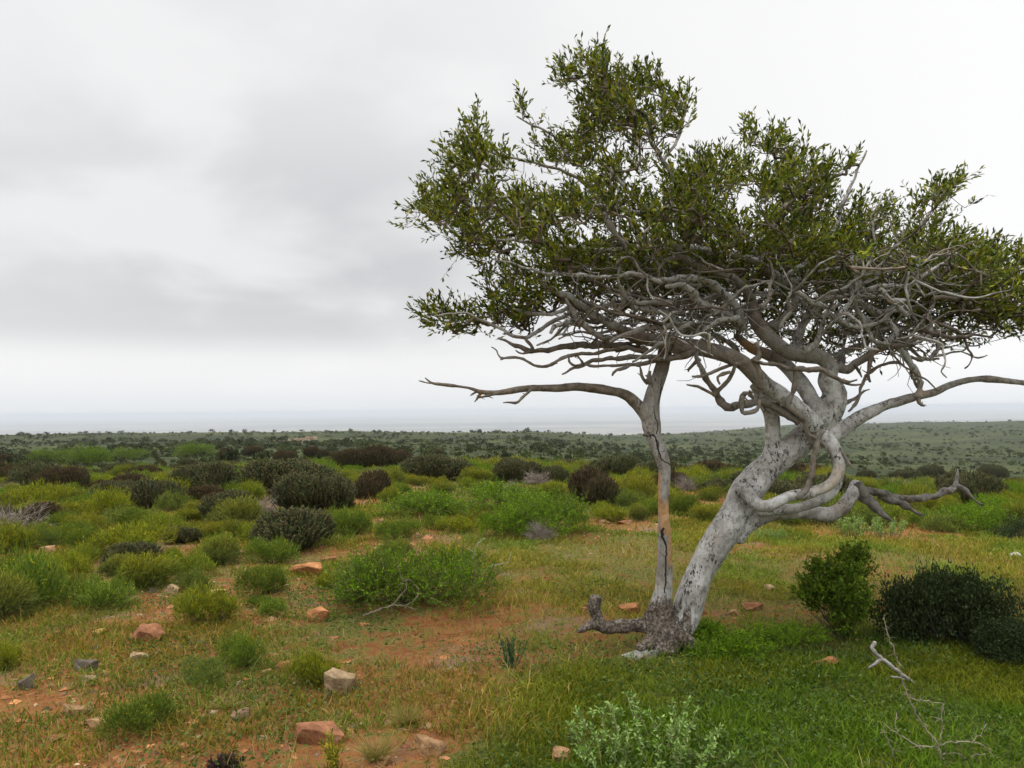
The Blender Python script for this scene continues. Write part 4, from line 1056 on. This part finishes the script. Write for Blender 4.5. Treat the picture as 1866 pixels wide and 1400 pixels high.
# ------------------------------------------------------------------ stones
TAN, RED, ORA, GRY, PAL = (.34, .21, .11), (.32, .15, .08), (.42, .20, .085), (.13, .11, .09), (.38, .28, .165)
def rock(u, v, wpx, hpx, col, label, flat=1.0, name='stone', cat='stone', slab=False, dep=None):
    p = G(u, v); d = (p-CAM)@fw; W, H = wpx/F*d, hpx/F*d
    r = np.random.default_rng(int(u*7+v)); g = Geo()
    # an angular field stone: the hull of a few scattered points, its edges worn
    q = unit(r.standard_normal((15, 3)))*r.uniform(.8, 1.1, (15, 1)); q[:, 2] = np.clip(q[:, 2], -.6, r.uniform(.25, .5))
    q[:, 2] += .22*q[:, 0]*r.uniform(-1, 1)+.12*q[:, 1]*r.uniform(-.3, 1)
    q = (q-(q.max(0)+q.min(0))/2)/(q.max(0)-q.min(0))
    q = (q+[0, 0, .5])*np.array([W*1.05, (dep or min(W*.85, max(W*.6, H*1.3))), H*1.45])-[0, 0, H*.62]
    bm = bmesh.new()
    for a in q: bm.verts.new(a)
    hull = bmesh.ops.convex_hull(bm, input=bm.verts)
    for e in set(hull['geom_interior']+hull['geom_unused']):
        if isinstance(e, bmesh.types.BMVert) and e.is_valid: bm.verts.remove(e)
    bmesh.ops.dissolve_limit(bm, angle_limit=R(14), verts=bm.verts, edges=bm.edges)
    bmesh.ops.bevel(bm, geom=list(bm.edges), offset=min(W, H)*.03, segments=1, affect='EDGES')
    bmesh.ops.triangulate(bm, faces=bm.faces)
    bmesh.ops.subdivide_edges(bm, edges=bm.edges, cuts=2, use_grid_fill=True)
    bmesh.ops.triangulate(bm, faces=bm.faces)
    bm.verts.index_update(); V = np.array([a.co[:] for a in bm.verts]); Fc = np.array([[a.index for a in f.verts] for f in bm.faces]); bm.free()
    V = V+(fbm(V[:, 0]*14/W*.3+u, V[:, 1]*14/W*.3+V[:, 2]*9/W*.4, int(v), 3)-.5)[:, None]*unit(V)*W*.12
    g.add(V, [Fc], np.array(col)*r.uniform(.85, 1.1))
    o = g.obj(name, M_ROCK, loc=p+np.array([0, W*.25, 0])); 
    me = o.data
    try: me.set_sharp_from_angle(angle=R(24))
    except Exception: pass
    return tag(o, label, cat, 'loose stones')
for s in [
 (619, 1268, 56, 50, PAL, 'large pale tan block with slanting flat top beside a flowering tuft'),
 (581, 1358, 88, 38, RED, 'wide flat reddish slab at the bottom left of centre'),
 (262, 1173, 64, 36, RED, 'squarish red-brown block in front of the rounded flowering tuft'),
 (555, 1050, 58, 24, ORA, 'orange sloping slab at the top of the bare orange path'),
 (579, 1132, 40, 24, ORA, 'orange flat stone in the bare soil patch left of the soft green bush'),
 (519, 1226, 46, 24, RED, 'reddish stone left of the large pale block'),
 (251, 1207, 32, 18, PAL, 'small pale flat stone below the red-brown block'),
 (41, 1258, 28, 32, GRY, 'grey upright block at the left edge'),
 (131, 1305, 56, 18, TAN, 'flat tan triangular stone on orange soil at lower left'),
 (174, 1332, 46, 22, TAN, 'rounded tan stone right of the flat triangular one'),
 (506, 1124, 34, 16, ORA, 'small orange stone below the low tuft'),
 (178, 1157, 28, 11, (.45, .30, .10), 'flat yellowish stone left of the red-brown block'),
 (79, 1013, 32, 20, TAN, 'tan stone standing between the green tufts at left'),
 (154, 974, 26, 9, PAL, 'thin pale stone among the tufts at left'),
 (156, 1244, 32, 13, PAL, 'thin pale stone on the grey gravel at left'),
 (190, 1232, 20, 11, TAN, 'small tan stone next to the thin pale one'),
 (150, 1224, 46, 22, GRY, 'dark grey stone behind the thin pale one'),
 (436, 1313, 34, 22, (.24, .16, .11), 'brown-grey stone right of the bright flowering tuft'),
 (390, 1086, 38, 12, (.45, .31, .11), 'yellowish slab behind the rounded flowering tuft'),
 (311, 1082, 28, 18, PAL, 'pale stone on the whitish gravel'),
 (784, 1378, 60, 34, TAN, 'tan slab half sunk in grass right of the dry tussocks'),
 (1028, 1390, 44, 26, TAN, 'tan stone in the lush grass left of the silvery plant'),
 (1148, 1120, 40, 20, ORA, 'orange stone just left of the trunk behind the stump root'),
 (1170, 1202, 66, 15, (.33, .34, .32), 'flat grey stone lying in the grass before the trunk'),
 (1066, 1118, 14, 12, RED, 'tiny red stone left of the stump'),
 (1510, 1217, 50, 18, ORA, 'orange-tan stone in the grass below the tall leafy shrub'),
 (1375, 1114, 38, 14, RED, 'red-brown stone in the meadow right of the trunk'),
 (1336, 1122, 20, 12, TAN, 'small tan stone right of the trunk foot'),
 (1407, 1078, 30, 12, PAL, 'pale cracked stone in the meadow behind the red-brown one'),
 (1854, 1016, 26, 9, (.6, .58, .55), 'whitish stone on the bare track at the right edge'),
 (1134, 956, 40, 7, RED, 'thin reddish slab left of the thin stem'),
 (1104, 954, 26, 7, TAN, 'thin tan slab at the right end of the thicket'),
 (1150, 908, 28, 7, ORA, 'orange slab behind the green ball'),
 (690, 953, 18, 8, TAN, 'tan stone on the bare path left of the thicket'),
 (600, 1024, 34, 9, RED, 'reddish slab far up the bare path'),
 (545, 1045, 26, 8, TAN, 'tan slab beside the sloping orange one'),
 (436, 1012, 22, 9, ORA, 'orange stone in front of the nearest dark bush'),
 (240, 1028, 30, 9, RED, 'reddish slab under the wide yellow-specked tuft'),
]: rock(*s)
# small half-buried slabs on the bare soil
rl = np.random.default_rng(44); cnt_ = 0
while cnt_ < 46:
    u, v = rl.uniform(10, 800), rl.uniform(960, 1390)
    if 620 < u and v < 1130 or rl.random() < (u-350)/700: continue
    wpx = rl.uniform(12, 30)*(v-850)/400; cnt_ += 1
    rock(u, v, wpx, wpx*rl.uniform(.18, .34), (TAN, RED, ORA, ORA, PAL)[rl.integers(5)], 'small flat stone half buried in the red soil at left')
# loose gravel and straw
rs = np.random.default_rng(3)
def near_pts(n, rmax, rmin=2.2, half=40):
    a = np.radians(rs.uniform(-half, half, n)); r = np.sqrt(rs.uniform(rmin**2, rmax**2, n)); return r*np.sin(a), r*np.cos(a)
x, y = near_pts(17000, 14); lu, md, u, v = zones(x, y); k = (rs.random(len(x)) < (1-lu-md*.85)*sstep(.42, .6, fbm(x*.8, y*.8, 41, 3)+.06)); x, y = x[k], y[k]; z = height(x, y); n = len(x)
g = Geo(); oc = np.array([[1, 0, 0], [0, 1, 0], [-1, 0, 0], [0, -1, 0], [0, 0, 1], [0, 0, -.4]], float); of = np.array([[0, 1, 4], [1, 2, 4], [2, 3, 4], [3, 0, 4], [1, 0, 5], [2, 1, 5], [3, 2, 5], [0, 3, 5]])
sz = rs.lognormal(-4.65, .62, n); V = oc[None]*(1+.35*rs.standard_normal((n, 6, 1)))*sz[:, None, None]*np.array([1.2, 1.0, .55]); an = rs.random(n)*6.28
V = np.stack([V[..., 0]*np.cos(an)[:, None]-V[..., 1]*np.sin(an)[:, None], V[..., 0]*np.sin(an)[:, None]+V[..., 1]*np.cos(an)[:, None], V[..., 2]], -1)+np.stack([x, y, z+.002], 1)[:, None]
g.add(V, [(np.arange(n)[:, None, None]*6+of).reshape(-1, 3)], np.repeat(pal(rs, n, [TAN, RED, ORA, GRY, PAL], (2, 3, 3, 1.5, 1.5), .2), 6, 0))
tag(g.obj('gravel', M_ROCK, smooth=False), 'small red and tan stones strewn on the bare soil', 'gravel', kind='stuff')

# ------------------------------------------------------------------ grass
BOOST = np.array([1.6, 1.5, 1.1])
def grass(name, n, rmax, rmin, wfun, H, W, bend, cbs, cts, label, up_=1.0, tw=None):
    x, y = near_pts(n, rmax, rmin); lu, md, u, v = zones(x, y); k = rs.random(n) < wfun(x, y, lu, md); x, y = x[k], y[k]; m = len(x); z = height(x, y)
    d = np.stack([rs.standard_normal(m)*.45, rs.standard_normal(m)*.45, np.full(m, up_)], 1)
    cl_ = (.6+.8*fbm(x*1.7, y*1.7, 51, 3))
    hh = rs.uniform(*H, m)*cl_; r_ = np.hypot(x, y); ws = rs.uniform(*W, m)*np.maximum(1, r_/7)
    tone = (.75+.5*fbm(x*2.3+5, y*2.3, 61, 3))[:, None]
    hn = sstep(.36, .62, fbm(x*1.25+9, y*1.25, 63, 4))[:, None]; tone = tone*BOOST*(np.array([1.06, .98, .95])*hn+np.array([.74, 1.0, .85])*(1-hn))
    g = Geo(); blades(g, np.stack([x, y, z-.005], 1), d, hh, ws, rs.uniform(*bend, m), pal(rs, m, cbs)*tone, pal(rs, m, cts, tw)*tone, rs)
    return tag(g.obj(name, M_GRASS), label, 'grass', kind='stuff')
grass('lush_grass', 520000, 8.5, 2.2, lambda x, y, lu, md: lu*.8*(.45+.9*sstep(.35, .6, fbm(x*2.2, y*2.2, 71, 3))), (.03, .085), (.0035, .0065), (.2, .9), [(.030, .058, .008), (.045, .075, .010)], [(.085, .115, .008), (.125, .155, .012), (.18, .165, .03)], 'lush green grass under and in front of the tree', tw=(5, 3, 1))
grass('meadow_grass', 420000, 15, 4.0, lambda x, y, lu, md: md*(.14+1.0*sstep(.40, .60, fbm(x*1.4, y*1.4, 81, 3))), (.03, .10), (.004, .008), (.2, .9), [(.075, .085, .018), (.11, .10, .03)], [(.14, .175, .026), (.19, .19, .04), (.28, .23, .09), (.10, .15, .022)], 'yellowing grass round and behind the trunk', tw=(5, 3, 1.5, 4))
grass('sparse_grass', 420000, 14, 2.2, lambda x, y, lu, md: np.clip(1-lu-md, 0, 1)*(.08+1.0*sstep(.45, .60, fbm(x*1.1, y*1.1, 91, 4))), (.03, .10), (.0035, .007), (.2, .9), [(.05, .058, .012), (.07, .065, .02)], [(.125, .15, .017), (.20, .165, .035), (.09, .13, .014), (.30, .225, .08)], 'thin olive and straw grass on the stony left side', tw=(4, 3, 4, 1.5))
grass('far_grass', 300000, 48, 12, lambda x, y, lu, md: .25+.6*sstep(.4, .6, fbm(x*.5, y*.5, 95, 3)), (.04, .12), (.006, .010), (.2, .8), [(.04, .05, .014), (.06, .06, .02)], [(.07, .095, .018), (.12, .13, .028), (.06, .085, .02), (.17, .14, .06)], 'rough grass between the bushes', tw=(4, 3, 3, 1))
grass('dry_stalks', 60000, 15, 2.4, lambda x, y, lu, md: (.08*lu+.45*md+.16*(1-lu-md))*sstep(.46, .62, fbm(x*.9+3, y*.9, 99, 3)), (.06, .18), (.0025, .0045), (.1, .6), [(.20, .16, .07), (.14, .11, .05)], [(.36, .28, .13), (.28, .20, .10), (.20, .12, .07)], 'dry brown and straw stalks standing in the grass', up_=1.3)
# low broad-leaved ground cover
x, y = near_pts(150000, 8, 2.2); lu, md, u, v = zones(x, y); k = rs.random(len(x)) < (sstep(.5, .66, fbm(x*1.3, y*1.3, 77, 4))*(.30+.5*lu)+.04); x, y = x[k], y[k]; m = len(x); z = height(x, y)
g = Geo(); d = unit(np.stack([rs.standard_normal(m), rs.standard_normal(m), rs.uniform(.1, .9, m)], 1)); L = rs.uniform(.012, .032, m)
leaves(g, np.stack([x, y, z+rs.uniform(0, .05, m)], 1), d, L, L*rs.uniform(.35, .6, m), pal(rs, m, [(.05, .095, .018), (.075, .12, .03), (.10, .14, .045)]), rs)
tag(g.obj('ground_cover', M_GREEN), 'low leafy herbs creeping between the grass blades', 'ground cover', kind='stuff')
# fallen straw
x, y = near_pts(26000, 10, 2.2); lu, md, u, v = zones(x, y); k = rs.random(len(x)) < (.5-.4*lu); x, y = x[k], y[k]; m = len(x); z = height(x, y)
g = Geo(); d = np.stack([rs.standard_normal(m), rs.standard_normal(m), rs.uniform(-.05, .25, m)], 1)
blades(g, np.stack([x, y, z+.012], 1), d, rs.uniform(.03, .11, m), .003, rs.uniform(0, .3, m), pal(rs, m, [(.30, .23, .12), (.22, .16, .08), (.14, .095, .055)]), pal(rs, m, [(.38, .30, .17), (.26, .2, .1)]), rs)
tag(g.obj('straw_litter', M_GRASS), 'dead straw lying on the soil', 'litter', kind='stuff')

# ------------------------------------------------------------------ dead sticks and thorn sprays
def sticks(name, lines, depth, label, cat, cols, leafn=0, thin=1.0):
    base = G(*[float(q) for q in lines[0].split()[0].split(',')[:2]]) if depth is None else None
    g = Geo(); lf = Geo(); r = np.random.default_rng(9); org = None; allq = []
    for ln in lines:
        a = [[float(q) for q in p.split(',')] for p in ln.split()]; n = len(a)
        wd = np.interp(np.arange(n), [k for k in range(n) if len(a[k]) > 2], [p[2] for p in a if len(p) > 2]); uv = np.array([p[:2] for p in a])
        D = depth[0]+(depth[1]-depth[0])*np.linspace(0, 1, n); q = np.column_stack([P(uv[:, 0], uv[:, 1], D), wd*KR*D])
        if org is None: org = q[0, :3].copy()
        q = catmull(q, step=.02); q[:, :3] += r.standard_normal((len(q), 3))*.003
        if len(allq): q[0, :3] = (A_ := np.vstack(allq))[np.linalg.norm(A_-q[0, :3], axis=1).argmin()]
        allq.append(q[:, :3])
        tube(g, q[:, :3]-org, q[:, 3]*thin, 6, col=cols[0], lump=.08, r=r)
        if leafn:
            k = r.integers(0, len(q), leafn*len(q)//10); d = unit(r.standard_normal((len(k), 3)))
            cones(g, q[k, :3]-org, q[k, :3]-org+d*r.uniform(.01, .045, (len(k), 1)), np.full(len(k), .0012), np.full(len(k), .0004), 3, cols[0])
            k = r.integers(0, len(q), leafn*len(q)//14); leaves(lf, q[k, :3]-org, r.standard_normal((len(k), 3)), .014, .007, pal(r, len(k), cols[1:] or cols), r)
    o = empty(name, org, label, cat)
    g.obj('stems', M_WOOD, o)
    if lf.n: lf.obj('leaves', M_GREEN, o)
    return o
sticks('thorny_shrub', ['1732,1412,9 1725,1396,8 1714,1378,7 1707,1353,6 1689,1332,5 1667,1296,5 1653,1264,4 1643,1232,4 1637,1210,3 1623,1171,3 1610,1125,2',
  '1712,1360,4 1716,1340,3 1717,1321,3 1714,1300,3 1718,1282,2', '1655,1266,3 1678,1278,3 1700,1280,2 1718,1284,2', '1709,1362,4 1678,1360,4 1639,1339,3 1620,1325,3 1603,1314,2',
  '1732,1410,4 1680,1402,3 1639,1396,4 1625,1368,4 1612,1336,3 1605,1330,2', '1712,1360,4 1740,1352,3 1771,1353,3 1800,1362,2', '1728,1400,5 1760,1392,4 1772,1378,4 1795,1376,3 1830,1386,2', '1730,1405,5 1700,1395,3 1684,1398,3 1676,1404,2',
  '1771,1353,3 1790,1335,2 1800,1318,2', '1714,1378,3 1740,1372,2 1765,1385,2 1775,1400,2', '1640,1338,2 1632,1322,2 1634,1300,2', '1760,1392,3 1785,1400,2 1830,1404,2'], (3.62, 3.62), 'bare thorny spray with yellow-green leaflets in the lower right corner', 'thorn bush', [(.30, .26, .19), (.24, .26, .04), (.12, .17, .03)], 12, .62)
sticks('dead_stick', ['1668,1247,6 1646,1232,7 1625,1214,7 1603,1198,7 1591,1184,7 1590,1176,7 1594,1170,7', '1604,1199,6 1600,1206,6 1585,1217,4', '1660,1241,8 1640,1236,4 1622,1232,3'], (4.65, 4.65), 'grey forked dead stick lying in the grass by the evergreen shrub', 'stick', [(.34, .31, .29)])
sticks('bare_spray', ['662,1122,3 690,1112,4 712,1104,4 735,1104,3 758,1110,2', '690,1112,3 672,1118,2 660,1122,2', '712,1104,2 716,1120,2', '712,1104,3 728,1088,3 742,1065,3 730,1050,2 726,1030,2', '735,1104,3 752,1096,3 764,1080,3 750,1058,2 735,1060,2 724,1070,2'], (5.8, 5.8), 'pale bare twigs sticking out of the wide soft green bush', 'twigs', [(.25, .21, .16)], 5, .5)
sticks('bare_twig_spray', ['860,1050,3 858,1030,3 866,1005,3 872,990,2 884,980,2', '866,1005,2 850,1000,2', '860,1050,3 880,1040,3 900,1030,3 925,1025,2 930,1010,2', '900,1030,2 912,1045,2 930,1046,2'], (6.95, 6.95), 'white leafless twigs at the right end of the wide soft green bush', 'twigs', [(.42, .38, .32)], 3, .6)

# ------------------------------------------------------------------ ruined walls far off
def ruin(u, v, wpx, hpx, label, gap):
    p = G(u, v); d = (p-CAM)@fw; W, H = wpx/F*d, hpx/F*d; g = Geo(); r = np.random.default_rng(int(u))
    wall = Geo()
    for (x0, x1, y0, y1) in ((-W/2, W/2, 0, .45), (-W/2, -W/2+.45, .45, W*.6), (W/2-.45, W/2, .45, W*.5)):
        long = (x1-x0) > (y1-y0); L = (x1-x0) if long else (y1-y0); n = max(3, int(L/.42))
        for row in range(max(2, int(H/.3))):
            for k in range(n):
                a = k/n*L; b = (k+1)/n*L-.012; zz = row*.3
                if zz > H*(.62+.5*vnoise(k*.5+u, 0., 3)) : continue
                if gap and long and abs((a+b)/2-L*.5) < .6 and row > 0: continue
                q = np.array([[a, 0], [b, 0], [b, 1], [a, 1]]); th = .45
                bx = np.array([[x0+s if long else x0+t*th, y0+(t*th if long else s)] for s, t in q])
                jit = r.standard_normal()*.015
                V = np.vstack([np.column_stack([bx+jit, np.full(4, zz-.25 if row == 0 else zz)]), np.column_stack([bx+jit, np.full(4, zz+.29)])])
                g.add(V, [[[0, 3, 2, 1], [4, 5, 6, 7], [0, 1, 5, 4], [1, 2, 6, 5], [2, 3, 7, 6], [3, 0, 4, 7]]], pal(r, 1, [(.46, .36, .25), (.40, .30, .2), (.5, .42, .31)])[0])
    return tag(g.obj('ruined_wall', M_ROCK, loc=p, smooth=False), label, 'ruin', 'ruined walls on the far slope')
ruin(531, 806, 44, 9, 'longer roofless stone ruin standing on the far slope', True)
ruin(566, 804, 20, 9, 'shorter stone ruin just right of the long ruined wall', False)

# ------------------------------------------------------------------ scattered bushes on the middle plain
rq = np.random.default_rng(23)
def hides(u, v, W, H, r):
    w_, h_ = W/r*F, H/r*F
    for a, b, ww, hh, d in BOXES:
        if r < d+.2 and min(u+w_/2, a+ww/2)-max(u-w_/2, a-ww/2) > .2*ww and v > b+2 and v-h_ < b-hh*.22: return True
    return False
def free(x, y, rad):
    for a, b, c in TAKEN:
        if (x-a)**2+(y-b)**2 < (c*.74+rad*.70)**2: return False
    return True
KL = {'tuft': ('low green bush scattered over the middle plain', 'scattered low green bushes'), 'yellow': ('yellow-green cushion bush scattered over the middle plain', 'scattered yellow-green cushions'),
      'finger': ('dark rounded bush scattered over the middle plain', 'scattered dark bushes'), 'rust': ('brown-topped bush scattered over the middle plain', 'scattered brown bushes'), 'feather': ('feathery green shrub scattered over the middle plain', 'scattered feathery shrubs'), 'dry': ('grey dry bush scattered over the middle plain', 'scattered dry bushes')}
made = {k: 0 for k in KL}
cands = []
for _ in range(7600):
    a = math.radians(rq.uniform(-37, 37)); r = math.sqrt(rq.uniform(7.5**2, 42**2)); cands.append((r, r*math.sin(a), r*math.cos(a)))
cands.sort(); rest = []
for r, x, y in cands:
    z = float(height(x, y)); u, v = toUV(np.array([x, y, z]))
    if u > 860 and v > 960: continue
    if 560 < u < 700 and 930 < v < 1090 and r < 14: continue
    if r < 9.5 and rq.random() < .3: continue
    k = rq.choice(['tuft', 'yellow', 'finger', 'rust', 'feather', 'dry'], p=[.39, .23, .13, .10, .11, .04] if r > 13 else [.52, .30, .03, .02, .11, .02])
    W = rq.uniform(.42, .98)*(1.0 if k in ('tuft', 'yellow', 'dry') else 1.45)*(.75 if r < 12 else 1); H = W*rq.uniform(.38, .58)
    if r > 24: H *= .7; W *= .85
    if not free(x, y, W*.5) or hides(u, v, W, H, r): continue
    TAKEN.append((x, y, W*.5))
    if made[k] >= 270: rest.append((k, x, y, z, W, H)); continue
    made[k] += 1; place(k, (x, y, z), W, H, KL[k][0], KL[k][1])

# ------------------------------------------------------------------ scrub on the slopes beyond
def lump(seed, n, cols):
    r = np.random.default_rng(seed); g = Geo(); c, R_ = lobes(r, 6, rad=(.22, .36)); p, d = dome_pts(r, n, c, R_, (.55, 1.0))
    leaves(g, p-d*.07, unit(d+r.standard_normal((n, 3))*.7), r.uniform(.10, .24, n), r.uniform(.06, .14, n), pal(r, n, cols), r); return g
DK = [(.036, .046, .018), (.048, .058, .02), (.032, .038, .017)]; GN = [(.055, .075, .018), (.075, .095, .022), (.045, .062, .018)]; OL = [(.075, .08, .03), (.06, .065, .026)]
LP = [lump(200+k, 260, c) for k, c in enumerate((DK, DK, GN, GN, OL))]
FAR = []
for k, gg in enumerate(LP):
    o = gg.obj('far_bush', M_DULL, loc=(0, 0, -500)); tag(o, 'x', 'bush', 'bushes dotted over the far slopes'); o['fresh'] = 1; FAR.append(o)
FL = {0: 'dark bush dotted over the far slope', 1: 'dark bush dotted over the far slope', 2: 'green bush dotted over the far slope', 3: 'green bush dotted over the far slope', 4: 'olive bush dotted over the far slope'}
fc = []
for _ in range(21000):
    a = math.radians(rq.uniform(-36, 36)); r = math.exp(rq.uniform(math.log(48), math.log(1250))); x, y = r*math.sin(a), r*math.cos(a)
    if rq.random() > sstep(.42, .58, fbm(x*.022, y*.013, 66, 4))*.85+.28: continue
    fc.append((r, x, y))
fc.sort(); thin = Geo(); LS = [lump(300+k, 70, c) for k, c in enumerate((DK, DK, GN, GN, OL))]; nf = 0
for r, x, y in fc:
    k = int(rq.choice(5, p=[.32, .22, .18, .14, .14])); W = min(1.6, rq.lognormal(-.85, .5))*min(2.5, .70+r/180)*(1 if k < 2 else .85); H = W*rq.uniform(.45, .95); z = float(height(x, y))
    if nf < 290:
        o = FAR[k]; nf += 1
        if o.get('fresh'): o['fresh'] = 0
        else: o = o.copy(); COL.objects.link(o)
        o.location = (x, y, z-.05); o.scale = (W, W, H/.55); o.rotation_euler = (0, 0, rq.random()*6.28); o['label'] = FL[k]
    else: thin.merge(LS[k], (W, W, H/.55), (x, y, z-.05), rq.random()*6.28)
for k, x, y, z, W, H in rest:
    thin.merge(LP[0 if k in ('finger', 'rust') else 2], (W, W, H/.55), (x, y, z-.02), rq.random()*6.28)
tag(thin.obj('far_scrub', M_DULL), 'mass of small bushes covering the distant slopes', 'scrub', kind='stuff')
# drop prototypes that were never placed
spare = [o for o in COL.objects if o.get('fresh') == 1 and o.location.z < -400]
for o in [c for q in spare for c in q.children]+spare: bpy.data.objects.remove(o)
for o in COL.objects:
    for k in ('fresh', 'asp'):
        if k in o: del o[k]
